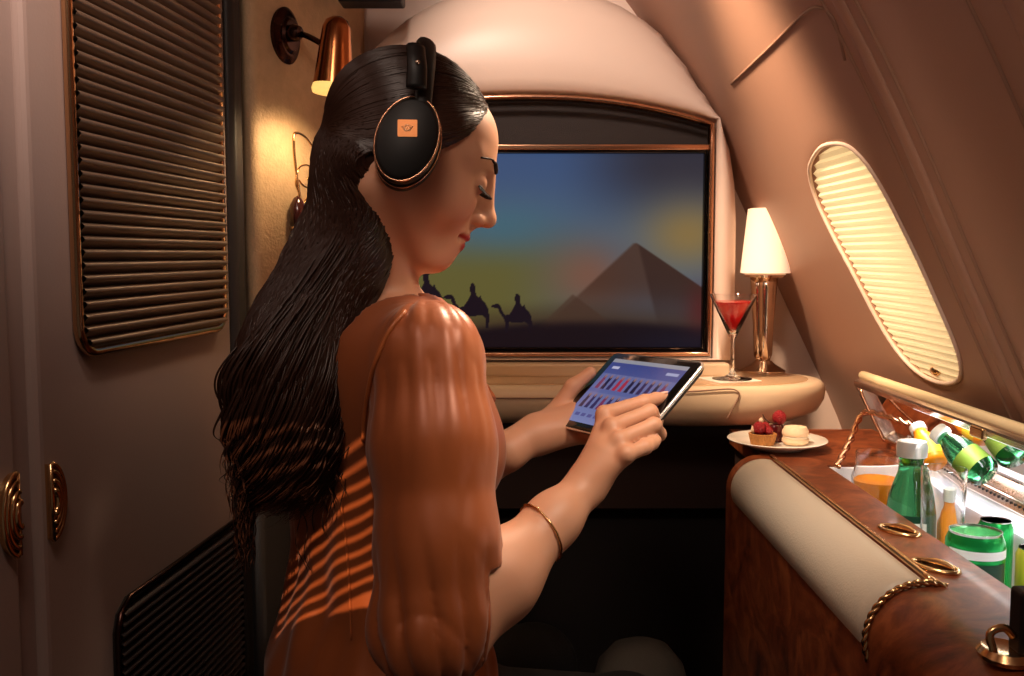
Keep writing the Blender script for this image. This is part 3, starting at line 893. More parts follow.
    mesh('lid_catch', box(cl + up * (hgt / 2 - .006) + yv * (1.035 - cl[1]) + nn * .014, (.006, .03, .012)), M['gold'], ld, smooth=False, bevel=.002)
    # braided gold stay from the top to the lid
    a = WZ(837, 467, ZC + .002); b = W(864, 413, 1.34); c = W(918, 427, 1.22)
    pts = catmull([a, a * .5 + b * .5, b, b * .5 + c * .5 + A([0, 0, .003]), c], 14)
    for ph in (0, math.pi):
        tw = []
        for i, p in enumerate(pts):
            d = nrm(pts[min(i + 1, len(pts) - 1)] - pts[max(i - 1, 0)])
            x, y, _ = frame_from(d)
            tw.append(p + (x * math.cos(ph + i * .7) + y * math.sin(ph + i * .7)) * .0022)
        mesh('lid_stay', tube(tw, .0026, 8), M['rose'], ld)
    loop = catmull([W(884, 441, 1.36), W(874, 420, 1.38), W(862, 394, 1.40), W(866, 388, 1.40), W(890, 394, 1.36), W(930, 404, 1.26)], 6)
    mesh('lid_wire', tube(loop, .002, 8), M['rose'], ld)
    # light strip inside the lid, shining down on the bottles
    ar = bpy.data.lights.new('minibar_light', 'AREA'); ar.energy = .38; ar.color = (1, .97, .95); ar.shape = 'RECTANGLE'; ar.size = .5; ar.size_y = .012
    lo = bpy.data.objects.new('minibar_light', ar); COL.objects.link(lo)
    lo.location = tuple(cl + up * (hgt / 2 - .012) + nn * .016); 
    dv = Vector((-.05, 0, -1)); q = dv.to_track_quat('-Z', 'X')
    lo.rotation_euler = Matrix((tuple(yv), tuple(np.cross(-A(nrm(dv)), yv)), tuple(-A(nrm(dv))))).transposed().to_euler()
    return zb, ox0, ox1
ZT, OX0, OX1 = build_console()

def build_bar_items():
    z = ZT + .0045
    def at(px, py, Y): p = W(px, py, Y); return A([p[0], Y, z])
    # green water bottle
    Y = 1.10
    c = at(911, 480, Y); c[0] = max(c[0], .4405)
    H = W(911, 441, Y)[2] - z
    k = thing('water_bottle', 'green glass water bottle with a silver cap standing in the minibar', 'bottle', c)
    R = .0255
    pr = [(0, 0), (R * .8, 0), (R, .006), (R, H * .50), (R * .92, H * .60), (R * .72, H * .70), (R * .55, H * .78), (R * .5, H * .86), (R * .56, H * .88), (R * .5, H * .90), (R * .5, H * .93)]
    mesh('bottle_body', lathe(pr, c, 40), M['green_glass'], k, angle=1.2)
    mesh('cap', lathe([(R * .54, H * .885), (R * .64, H * .89), (R * .66, H * .96), (R * .6, H), (0, H)], c, 32), M['silver_cap'], k, angle=.6)
    lab = [c + A([(R + .0006) * math.cos(a), (R + .0006) * math.sin(a), 0]) for a in np.linspace(math.radians(190), math.radians(330), 20)]
    l = mesh('bottle_label', loft([[p + A([0, 0, H * .2]) for p in lab], [p + A([0, 0, H * .49]) for p in lab]], closed=False), M['label_green'], k)
    la2 = [c + A([(R + .0011) * math.cos(a), (R + .0011) * math.sin(a), 0]) for a in np.linspace(math.radians(225), math.radians(275), 12)]
    mesh('label_mark', loft([[p + A([0, 0, H * .33]) for p in la2], [p + A([0, 0, H * .44]) for p in la2]], closed=False), M['label_white'], l)
    # orange juice carafe
    Y = 1.20
    c = at(869, 480, Y); c[0] = max(c[0], OX0 + .043)
    H = W(869, 452, Y)[2] - z
    k = thing('juice_bottle', 'squat clear jug of orange juice in the minibar beside the green glass bottle', 'juice jug', c)
    R = .031
    mesh('jug_body', lathe([(0, 0), (R, 0), (R, H * .75), (R * .86, H * .86), (R * .86, H), (R * .82, H), (R * .82, H * .87), (R - .002, H * .74), (R - .002, .003), (0, .003)], c, 36), M['glass'], k, angle=.9)
    mesh('juice', lathe([(0, .0035), (R - .0024, .0035), (R - .0024, H * .72), (0, H * .72)], c, 36), M['juice'], k, angle=.8)
    # drinking glass with a yellow drink
    Y = 1.01
    c = at(946, 500, Y); c[0] = min(c[0], .445)
    H = W(946, 468, Y)[2] - z
    k = thing('tumbler', 'clear straight glass tumbler between the green bottle and the green can', 'glass', c)
    R = .0225
    mesh('glass_body', lathe([(0, 0), (R * .85, 0), (R, H), (R - .0015, H), (R * .85 - .002, .006), (0, .006)], c, 36), M['glass'], k, angle=.8)
    # green can
    Y = .93
    c = at(975, 545, Y); c[0] = max(c[0], .4415)
    H = W(975, 530, Y)[2] - z
    k = thing('drink_can', 'green soft drink can with a silver rim at the near end of the minibar', 'can', c)
    R = .0265
    mesh('can_body', lathe([(0, 0), (R * .8, 0), (R, .008), (R, H - .010), (R * .88, H - .002)], c, 40), M['can_green'], k, angle=.8)
    mesh('can_top', lathe([(R * .875, H - .003), (R * .9, H), (R * .86, H), (R * .82, H - .005), (0, H - .005)], c, 40), M['alu'], k, angle=.6)
    band = lambda a0, a1, g: [c + A([(R + g) * math.cos(a), (R + g) * math.sin(a), 0]) for a in np.linspace(math.radians(a0), math.radians(a1), 16)]
    b = band(215, 315, .0006)
    mesh('can_label', loft([[p + A([0, 0, H * .3]) for p in b], [p + A([0, 0, H * .74]) for p in b]], closed=False), M['label_green'], k)
    b = band(245, 290, .0012)
    mesh('can_mark', loft([[p + A([0, 0, H * .38]) for p in b], [p + A([0, 0, H * .55]) for p in b]], closed=False), M['label_yellow'], k)
    b = band(190, 350, .0005)
    mesh('can_band', loft([[p + A([0, 0, H * .78]) for p in b], [p + A([0, 0, H * .86]) for p in b]], closed=False), M['label_white'], k)
    # back row, lower: two short bottles and a pale can by the rim
    for (Y, X, R, h, m, nm, lb, ct) in ((1.105, .497, .016, .10, M['juice'], 'small_bottle', 'small bottle of orange drink by the back rim of the minibar', 'bottle'),
                                        (1.005, .498, .017, .092, M['can_green'], 'slim_can', 'slim green can by the back rim behind the clear tumbler', 'can'),
                                        (.93, .5, .017, .085, mat('yellow_can', (215, 200, 70), .3, metal=.5), 'slim_can', 'slim yellow can by the back rim behind the wide green can', 'can')):
        c = A([X, Y, z])
        k = thing(nm, lb, ct, c)
        if nm == 'small_bottle':
            mesh('bottle_body', lathe([(0, 0), (R, 0), (R, h * .6), (R * .5, h * .8), (R * .5, h * .9)], c, 28), m, k, angle=.9)
            mesh('cap', lathe([(R * .55, h * .86), (R * .6, h), (0, h)], c, 24), M['label_white'], k, angle=.6)
        else:
            mesh('can_body', lathe([(0, 0), (R * .8, 0), (R, .006), (R, h - .007), (R * .85, h - .001)], c, 28), m, k, angle=.8)
            mesh('can_top', lathe([(R * .86, h - .001), (R * .86, h), (R * .8, h - .004), (0, h - .004)], c, 28), M['alu'], k, angle=.6)
build_bar_items()

def build_reflection_bottles():  # added bottles stand in for reflections in the lid mirror
    for (p0, p1, R, nm, lb, ct, col) in ((W(1002, 477, 1.055), W(951, 433, 1.11), .0175, 'reflection_bottle', 'green glass bottle with a pale cap added in place of a reflection in the mirrored lid', 'bottle', 'green_glass'),
                                         (W(950, 466, 1.150), W(930, 428, 1.195), .0150, 'reflection_bottle', 'small orange juice bottle added in place of a lid reflection beside the gold stay', 'bottle', 'juice')):
        p0 = p0 - A([.016, 0, -.002]); p1 = p1 - A([.016, 0, -.002])
        ax = nrm(p1 - p0); H_ = np.linalg.norm(p1 - p0)
        k = thing(nm, lb, ct, p0)
        mesh('bottle_body', lathe([(0, 0), (R * .85, 0), (R, .004), (R, H_ * .52), (R * .8, H_ * .66), (R * .52, H_ * .8), (R * .5, H_ * .9)], p0, 32, ax), M[col], k, angle=1.2)
        mesh('cap', lathe([(R * .56, H_ * .86), (R * .66, H_ * .87), (R * .64, H_), (0, H_)], p0, 28, ax), M['label_white'], k, angle=.6)
        xb, yb_, _ = frame_from(ax)
        ring = lambda h, g: [p0 + ax * h + (xb * math.cos(a) + yb_ * math.sin(a)) * (R + g) for a in np.linspace(0, 2 * math.pi, 32, endpoint=False)]
        mesh('bottle_label', loft([ring(H_ * .14, .0005), ring(H_ * .42, .0005)]), mat('lime_label', (120, 150, 52), .5) if col == 'green_glass' else M['label_yellow'], k)
build_reflection_bottles()

def build_plate():
    c = WZ(777, 444, ZC + .006); c[2] = ZC + .001
    R = (W(826, 444, c[1])[0] - W(728, 444, c[1])[0]) / 2
    R = min(R, .0725)
    p = mesh('dessert_plate', lathe([(0, 0), (R * .55, 0), (R * .6, .003), (R * .98, .011), (R, .0125), (R * .985, .0135), (R * .62, .006), (0, .005)], c, 56), M['plate'], origin=c, angle=1.2)
    tag(p, 'small round white plate of petits fours on the far end of the console', 'plate')
    z = c[2] + .0062
    def at(px): q = W(px, 440, c[1]); return A([q[0], c[1], z])
    # berry tart
    a = at(761) + A([0, -.008, 0])
    t = thing('berry_tart', 'small round tart topped with raspberries on the white plate', 'tart', a)
    n = 60
    flute = lambda r, zz: [a + A([(r + .0006 * math.cos(20 * q)) * math.cos(q), (r + .0006 * math.cos(20 * q)) * math.sin(q), zz]) for q in np.linspace(0, 2 * math.pi, n, endpoint=False)]
    mesh('crust', loft([flute(.0155, 0), flute(.019, .0155), flute(.0165, .0158), flute(.016, .012)], cap=(True, True)), M['crust'], t, angle=.7)
    mesh('glaze', lathe([(.0162, .012), (.014, .015), (0, .017)], a, 28), M['glaze'], t)
    def berry(cc, r):
        v, f = lathe([(r * math.sin(q), -r * math.cos(q) * 1.1) for q in np.linspace(0.01, math.pi - .01, 14)], (0, 0, 0), 20)
        d = v / np.linalg.norm(v, axis=1)[:, None]
        v = v * (1 + .10 * np.abs(np.sin(6 * np.arctan2(d[:, 1], d[:, 0])) * np.sin(7 * np.arccos(np.clip(d[:, 2], -1, 1))))[:, None])
        return v + cc, f
    for dx, dy, dz, r in ((-.006, -.004, .023, .0085), (.004, .006, .022, .0075), (.007, -.007, .0195, .0055)):
        mesh('raspberry', berry(a + A([dx, dy, dz]), r), M['berry'], t)
    mesh('almond', lathe([(0, 0), (.003, .002), (.0035, .005), (0, .011)], a + A([-.013, -.004, .017]), 12, (-.3, 0, 1)), M['macaron'], t)
    mesh('almond', lathe([(0, 0), (.003, .002), (.0035, .005), (0, .009)], a + A([-.004, -.003, .030]), 12, (.2, 0, 1)), M['macaron'], t)
    # dark glazed berry cup with chocolate curl
    b = at(778) + A([0, .018, 0])
    t = thing('chocolate_petit_four', 'dark glazed petit four with a raspberry and chocolate curl behind the tart', 'petit four', b)
    mesh('cake', lathe([(0, 0), (.012, 0), (.0125, .020), (.010, .024), (0, .025)], b, 28), M['glaze'], t, angle=.8)
    mesh('raspberry', berry(b + A([.006, 0, .033]), .0092), M['berry'], t)
    mesh('chocolate_curl', tube(catmull([b + A([.012, -.004, .027]), b + A([-.004, -.005, .026]), b + A([-.014, -.005, .031]), b + A([-.019, -.005, .039])], 6), [.0016] * 18 + [.001], 8, flat=.5), M['choc'], t)
    # macaron
    m = at(794) + A([0, -.006, 0])
    t = thing('macaron', 'pale cream macaron on the white plate beside the tart', 'macaron', m)
    r = .0185
    mesh('lower_shell', lathe([(0, 0), (r * .8, 0), (r, .004), (r * .98, .008), (0, .008)], m, 32), M['macaron'], t, angle=.8)
    mesh('filling', lathe([(0, .008), (r * .9, .008), (r * .93, .0105), (r * .9, .013), (0, .013)], m, 32), M['cream_fill'], t)
    mesh('upper_shell', lathe([(r * .96, .013), (r, .0155), (r * .98, .019), (r * .8, .0245), (0, .026)], m, 32), M['macaron'], t, angle=.9)
build_plate()

def build_controller():
    c = WZ(1004, 659, ZC); c[2] = ZC + .001
    t = thing('seat_controller', 'black upright control handset in a gold ring at the near end of the console', 'controller', c)
    mesh('gold_ring', lathe([(0, 0), (.020, 0), (.021, .003), (.017, .007), (.013, .006), (0, .006)], c, 36, sx=1, sy=.8), M['gold'], t, angle=.7)
    mesh('handset', box(c + A([.016, -.002, .026]), (.022, .018, .044)), M['black'], t, smooth=False, bevel=.003)
    mesh('gold_clip', tube(catmull([c + A([-.010, -.006, .006]), c + A([-.012, -.004, .018]), c + A([-.003, -.004, .022]), c + A([.004, -.004, .016])], 6), .0028, 8), M['gold'], t)
build_controller()

def build_footrest():
    c = W(641, 640, 1.55)
    zt = c[2]
    t = thing('footrest', 'dim grey rounded footrest cushion in the dark footwell at the bottom edge', 'footrest', (c[0], c[1], 0))
    def sup(r, z): return [A([c[0] + r * 1.0 * math.copysign(abs(math.cos(q)) ** .8, math.cos(q)), c[1] + r * .9 * math.copysign(abs(math.sin(q)) ** .8, math.sin(q)), z]) for q in np.linspace(0, 2 * math.pi, 40, endpoint=False)]
    mesh('cushion', loft([sup(.075, zt - .16), sup(.085, zt - .14), sup(.082, zt - .09), sup(.068, zt - .04), sup(.045, zt - .012), sup(.02, zt - .001), sup(.004, zt)], cap=(True, True)), M['grey_cloth'], t)
    mesh('pedestal', loft([sup(.07, 0), sup(.06, .02), sup(.06, zt - .158)], cap=(True, True)), M['black'], t)
build_footrest()

# ------------------------------------------------------------------ implicit surfaces: fields, smooth unions, surface nets
class Field:
    def __init__(s, lo, hi, h):
        s.lo = A(lo, float); s.h = h
        s.n = np.ceil((A(hi) - s.lo) / h).astype(int) + 1
        s.v = np.full(s.n, .2, np.float32)
    def window(s, lo, hi):
        a = np.clip(np.floor((A(lo) - s.lo) / s.h).astype(int), 0, s.n)
        b = np.clip(np.ceil((A(hi) - s.lo) / s.h).astype(int) + 1, 0, s.n)
        if (b <= a).any(): return None
        g = [(s.lo[i] + s.h * np.arange(a[i], b[i])).astype(np.float32) for i in range(3)]
        return tuple(slice(a[i], b[i]) for i in range(3)), np.meshgrid(*g, indexing='ij')
    def add(s, prim, k=.01, op='u'):
        fn, lo, hi = prim
        m = k + .012
        w = s.window(A(lo) - m, A(hi) + m)
        if w is None: return
        sl, g = w
        d = fn(*g)
        a = s.v[sl]
        if op == 'u':
            h = np.maximum(k - np.abs(a - d), 0) / k
            s.v[sl] = np.minimum(a, d) - h * h * k * .25
        elif op == 's':
            d = -d
            h = np.maximum(k - np.abs(a - d), 0) / k
            s.v[sl] = np.maximum(a, d) + h * h * k * .25
def rc(p0, p1, r0, r1):
    p0, p1 = A(p0, float), A(p1, float)
    d = p1 - p0; L2 = max(float(d @ d), 1e-12)
    def fn(x, y, z):
        t = np.clip(((x - p0[0]) * d[0] + (y - p0[1]) * d[1] + (z - p0[2]) * d[2]) / L2, 0, 1)
        return np.sqrt((x - p0[0] - t * d[0]) ** 2 + (y - p0[1] - t * d[1]) ** 2 + (z - p0[2] - t * d[2]) ** 2) - (r0 + (r1 - r0) * t)
    r = max(r0, r1)
    return fn, np.minimum(p0, p1) - r, np.maximum(p0, p1) + r
def ell(c, r, R=None):
    c, r = A(c, float), A(r, float)
    R = np.eye(3) if R is None else np.asarray(R, float)     # columns are the local axes in world space
    def fn(x, y, z):
        q = [(x - c[0]) * R[0, i] + (y - c[1]) * R[1, i] + (z - c[2]) * R[2, i] for i in range(3)]
        k0 = np.sqrt(sum((q[i] / r[i]) ** 2 for i in range(3)))
        k1 = np.sqrt(sum((q[i] / r[i] ** 2) ** 2 for i in range(3))) + 1e-9
        return (k0 * (k0 - 1) / k1).astype(np.float32)
    e = np.sqrt(((R * r) ** 2).sum(1))
    return fn, c - e, c + e
def surfnets(fl, smooth=2):
    v, h = fl.v, fl.h
    s = v < 0
    nx, ny, nz = v.shape
    cnt = np.zeros((nx - 1, ny - 1, nz - 1), np.int8)
    cor = [(i, j, k) for i in (0, 1) for j in (0, 1) for k in (0, 1)]
    for i, j, k in cor: cnt += s[i:nx - 1 + i, j:ny - 1 + j, k:nz - 1 + k]
    act = (cnt > 0) & (cnt < 8)
    ii = np.argwhere(act)
    idx = np.full(act.shape, -1, np.int32)
    idx[act] = np.arange(len(ii))
    cv = np.stack([v[ii[:, 0] + i, ii[:, 1] + j, ii[:, 2] + k] for i, j, k in cor], 1)
    acc = np.zeros((len(ii), 3)); num = np.zeros(len(ii))
    for a in range(8):
        for b in range(a + 1, 8):
            da = A(cor[b]) - A(cor[a])
            if abs(da).sum() != 1: continue
            x = (cv[:, a] < 0) != (cv[:, b] < 0)
            t = np.where(x, cv[:, a] / np.where(x, cv[:, a] - cv[:, b], 1), 0)
            acc += np.where(x[:, None], A(cor[a]) + t[:, None] * da, 0); num += x
    P = fl.lo + (ii + acc / num[:, None]) * h
    faces = []
    for ax in range(3):
        o = [0, 0, 0]; o[ax] = 1
        u, w = (ax + 1) % 3, (ax + 2) % 3
        sl0 = [slice(1, -1)] * 3; sl0[ax] = slice(0, -1)
        a = s[tuple(slice(0, -1) if q == ax else slice(1, -1) for q in range(3))]
        b = s[tuple(slice(1, None) if q == ax else slice(1, -1) for q in range(3))]
        e = np.argwhere(a != b)
        if not len(e): continue
        neg = a[tuple(e.T)]
        base = e.copy()
        for q in range(3):
            if q != ax: base[:, q] += 1
        def cell(du, dw):
            c = base.copy(); c[:, u] -= du; c[:, w] -= dw
            return idx[tuple(c.T)]
        qd = np.stack([cell(1, 1), cell(0, 1), cell(0, 0), cell(1, 0)], 1)
        qd[~neg] = qd[~neg][:, ::-1]
        faces.append(qd)
    Fq = np.concatenate(faces)
    Fq = Fq[(Fq >= 0).all(1)]
    e = np.concatenate([Fq[:, [0, 1]], Fq[:, [1, 2]], Fq[:, [2, 3]], Fq[:, [3, 0]]])
    e = np.concatenate([e, e[:, ::-1]])
    n = len(P)
    deg = np.bincount(e[:, 0], minlength=n)[:, None]
    for it in range(smooth):
        for lam in (.5, -.48):
            av = np.stack([np.bincount(e[:, 0], P[e[:, 1], i], minlength=n) for i in range(3)], 1) / np.maximum(deg, 1)
            P = P + lam * (av - P)
    return P, Fq

# ------------------------------------------------------------------ the woman: joints
yaw, pit = math.radians(12), math.radians(25)
hf = A([math.cos(pit) * math.cos(yaw), math.cos(pit) * math.sin(yaw), -math.sin(pit)])
hl = A([-math.sin(yaw), math.cos(yaw), 0])
hu = np.cross(hf, hl)
HR = np.stack([hf, hl, hu], 1)
HC = W(491, 222, 1.08) - (.116 * hf - .016 * hu)
def H(x, y, z): return HC + hf * x + hl * y + hu * z
neck0 = W(363, 322, 1.085)
shR, shL = W(428, 362, .955), W(318, 355, 1.24)
elR, wrR = W(443, 634, .875), W(586, 486, 1.0)
elL, wrL = W(400, 520, 1.26), W(508, 451, 1.165)
ta = math.radians(33)
tf = A([math.cos(ta), math.sin(ta), 0]); tl = A([-math.sin(ta), math.cos(ta), 0])
TR = np.stack([tf, tl, A([0, 0, 1.])], 1)
TC = A([-.143, 1.10, .92])
# tablet frame
tn_r = nrm([.445, -.893, .031]); tn_v = nrm([.651, .348, .674]); tn_v = nrm(tn_v - tn_r * (tn_v @ tn_r)); tn_n = np.cross(tn_r, tn_v)
tc0 = A([.129, 1.136, .940]); TW, TH = .182, .122

def torso(g=0.):
    P = []
    L = lambda c: TC + TR @ A(c, float)
    P.append((ell(L([0, 0, -.02]), (.090 + g, .136 + g, .17 + g), TR), .03))
    P.append((ell(L([-.012, 0, .055]), (.082 + g, .150 + g, .075 + g), TR), .04))
    for s in (-1, 1):
        P.append((ell(L([.055, s * .064, -.03]), (.045 + g, .052 + g, .055 + g), TR), .03))
        P.append((ell(L([-.05, s * .07, .035]), (.04 + g, .05 + g, .07 + g), TR), .03))
    P.append((ell(L([-.005, 0, -.17]), (.082 + g, .112 + g, .15 + g), TR), .05))
    P.append((ell(L([-.01, 0, -.31]), (.112 + g, .155 + g, .12 + g), TR), .06))
    P.append((rc(neck0 + A([0, 0, -.035]), shR, .05 + g, .045 + g), .035))
    P.append((rc(neck0 + A([0, 0, -.035]), shL, .05 + g, .045 + g), .035))
    return P

def fingers(f, chains, k=.004, kb=.005):
    for ch in chains:
        q = Field(f.lo, f.lo, f.h)
        los, his = [], []
        prims = []
        for (p0, r0), (p1, r1) in zip(ch[:-1], ch[1:]):
            prims.append(rc(p0, p1, r0, r1))
        lo = np.min([p[1] for p in prims], 0) - .02; hi = np.max([p[2] for p in prims], 0) + .02
        w = f.window(lo, hi)
        if w is None: continue
        sl, g = w
        d = None
        for fn, _, _ in prims:
            e = fn(*g)
            if d is None: d = e
            else:
                h = np.maximum(k - np.abs(d - e), 0) / k
                d = np.minimum(d, e) - h * h * k * .25
        a = f.v[sl]
        h = np.maximum(kb - np.abs(a - d), 0) / kb
        f.v[sl] = np.minimum(a, d) - h * h * kb * .25

# right hand joints
RI = [W(605, 414, 1.040), W(645, 402, 1.060), W(656, 399, 1.068), W(665, 397, 1.0735)]
RM = [W(613, 427, 1.020), W(650, 412, 1.040), W(656, 420, 1.058), W(648, 425, 1.066)]
RR = [W(620, 440, 1.002), W(654, 425, 1.020), W(659, 434, 1.040), W(650, 438, 1.050)]
RP = [W(627, 454, .988), W(645, 447, 1.000), W(652, 443, 1.010), W(656, 440, 1.016)]
def hand_right(f):
    w0 = wrR
    mid = (RI[0] + RM[0] + RR[0] + RP[0]) / 4
    palm = nrm(np.cross(RI[0] - RP[0], mid - w0))
    if palm @ A([.3, .9, -.3]) < 0: palm = -palm
    for p, r0, r1 in ((RI, .0140, .0088), (RM, .0150, .0090), (RR, .0150, .0088), (RP, .0130, .0080)):
        f.add(rc(w0 + (p[0] - w0) * .12, w0 + (p[0] - w0) * .93 + palm * .002, r0, r1), .008)
    mid = (RI[0] + RM[0] + RR[0] + RP[0]) / 4
    f.add(rc(w0, w0 * .4 + mid * .6, .0180, .0150), .015)
    palm = nrm(np.cross(RI[0] - RP[0], mid - w0))
    if palm @ A([.3, .9, -.3]) < 0: palm = -palm        # palm side faces away from the camera, to the tablet
    th0 = w0 * .75 + RI[0] * .25 + palm * .012
    f.add(rc(th0, w0 * .45 + RI[0] * .55 + palm * .018, .017, .014), .012)
    for q, r in ((RI[0], .0098), (RM[0], .0102), (RR[0], .0098), (RP[0], .0086)):
        f.add(ell(q - palm * .001, (r * .95,) * 3), .007)
    fs = []
    for p, r in ((RI, (.0090, .0080, .0069, .0055)), (RM, (.0092, .0082, .0074, .0066)), (RR, (.0090, .0080, .0074, .0064)), (RP, (.0082, .0074, .0068, .0058))):
        fs.append(list(zip(p, r)))
    t1 = w0 * .40 + RI[0] * .60 + palm * .022
    fs.append([(th0, .014), (t1, .0115), (t1 + (RM[2] - t1) * .5 + palm * .010, .0095), (t1 + (RM[2] - t1) * .85 + palm * .006, .0075)])
    fingers(f, fs, .004, .0022)
LB = lambda a, b, n: tc0 + tn_r * a + tn_v * b + tn_n * n
hw_, hh_ = TW / 2, TH / 2
def hand_left(f):
    w0 = wrL
    # palm under the lower left corner; thumb up along the left bezel; fingers spread beneath
    k0, k1 = LB(-hw_ + .012, -hh_ + .060, -.0235), LB(-hw_ + .030, -hh_ + .012, -.0265)
    ks = [k0 * (1 - t) + k1 * t for t in (0, .33, .66, 1)]
    hb = W(538, 434, 1.185)
    f.add(rc(w0, hb, .021, .019), .015)
    for q in ks: f.add(rc(hb, q, .0185, .0115), .014)
    f.add(rc(w0 * .5 + hb * .5 + A([0, 0, .004]), W(556, 428, 1.182), .018, .013), .012)
    fs = []
    ends = [(LB(-hw_ + .058, .012, -.0205), LB(-hw_ + .082, .018, -.0175)), (LB(-hw_ + .068, -.010, -.0205), LB(-hw_ + .096, -.006, -.0175)),
            (LB(-hw_ + .068, -.030, -.0205), LB(-hw_ + .094, -.028, -.0175)), (LB(-hw_ + .058, -.048, -.021), LB(-hw_ + .078, -.050, -.018))]
    for q, (a, b) in zip(ks, ends): fs.append([(q, .0098), (a, .0088), (b, .0066)])
    fs.append([(hb + A([0, 0, .006]), .0155), (LB(-hw_ - .012, -hh_ + .020, .000), .0125), (LB(-hw_ - .004, -hh_ + .052, .010), .0098), (LB(-hw_ + .007, -hh_ + .078, .010), .0074)])
    fingers(f, fs)

def head(f):
    E = lambda c, r, k=.02, R=None: f.add(ell(H(*c), r, HR if R is None else R), k)
    E((-.004, 0, .038), (.074, .065, .060))
    E((.014, 0, .038), (.062, .060, .056), .03)
    E((.034, 0, -.012), (.054, .059, .072), .03)               # mid face
    E((.047, 0, .042), (.038, .050, .042), .03)                # forehead
    for s in (-1, 1):
        f.add(rc(H(.000, s * .052, -.040), H(.060, s * .018, -.076), .0155, .015), .022)     # jaw
        E((.060, s * .036, -.018), (.026, .022, .024), .025)   # cheek
        f.add(rc(H(.062, s * .046, .031), H(.083, s * .012, .030), .009, .009), .014)       # brow ridge
    E((.072, 0, -.076), (.021, .024, .017), .02)               # chin
    E((.076, 0, -.048), (.022, .027, .026), .02)               # mouth mound
    for s in (-1, 1):
        f.add(ell(H(.094, s * .031, .010), (.014, .017, .011), HR), .012, 's')              # eye socket
    E((.083, 0, .004), (.020, .0125, .032), .012)
    f.add(rc(H(.087, 0, .026), H(.110, 0, -.011), .0080, .0078), .012)                      # nose bridge
    E((.111, 0, -.0165), (.0098, .0088, .0080), .008)          # tip
    for s in (-1, 1):
        E((.099, s * .0115, -.021), (.0092, .0062, .0068), .006)                            # wings
        E((.078, s * .031, .010), (.0135, .0155, .0128), .005)                              # closed lids
    f.add(rc(H(.103, 0, -.0235), H(.0945, 0, -.036), .0042, .0045), .006)                   # columella, philtrum
    E((.0955, 0, -.0435), (.0070, .0175, .0046), .006)         # upper lip
    E((.0930, 0, -.0535), (.0072, .0160, .0054), .005)         # lower lip
    f.add(ell(H(.1035, 0, -.0485), (.006, .016, .0012), HR), .003, 's')
    for s in (-1, 1):
        f.add(ell(H(.0885, s * .021, -.0470), (.006, .004, .003), HR), .006, 's')           # mouth corners
        f.add(ell(H(.1035, s * .0055, -.0275), (.0035, .0028, .0022), HR), .003, 's')       # nostrils
        E((-.008, s * .074, -.004), (.019, .008, .030), .008)  # ears under the cups
    E((-.028, 0, -.02), (.048, .050, .052), .03)
    f.add(rc(H(-.030, 0, -.035), neck0, .049, .050), .025)
    f.add(rc(H(-.006, 0, -.056), neck0 + tf * .022 + A([0, 0, -.01]), .027, .034), .025)
    # neck tendon towards the collar bone
    f.add(rc(H(-.018, -.056, -.045), neck0 + tf * .045 - tl * .02 + A([0, 0, -.02]), .010, .010), .02)

def armR(f, g=0.):
    f.add(rc(shR, elR, .047 + g, .036 + g), .03)
    m1 = elR * .66 + wrR * .34 + A([0, 0, .0])
    f.add(rc(elR, m1, .034, .0355), .03)
    f.add(rc(m1, elR * .25 + wrR * .75, .0365, .0245), .03)
    f.add(rc(elR * .25 + wrR * .75, wrR, .0240, .0190), .02)
def armL(f):
    f.add(rc(shL, elL, .047, .038), .03)
    f.add(rc(elL, elL * .55 + wrL * .45, .036, .033), .02)
    f.add(rc(elL * .55 + wrL * .45, wrL, .033, .021), .02)

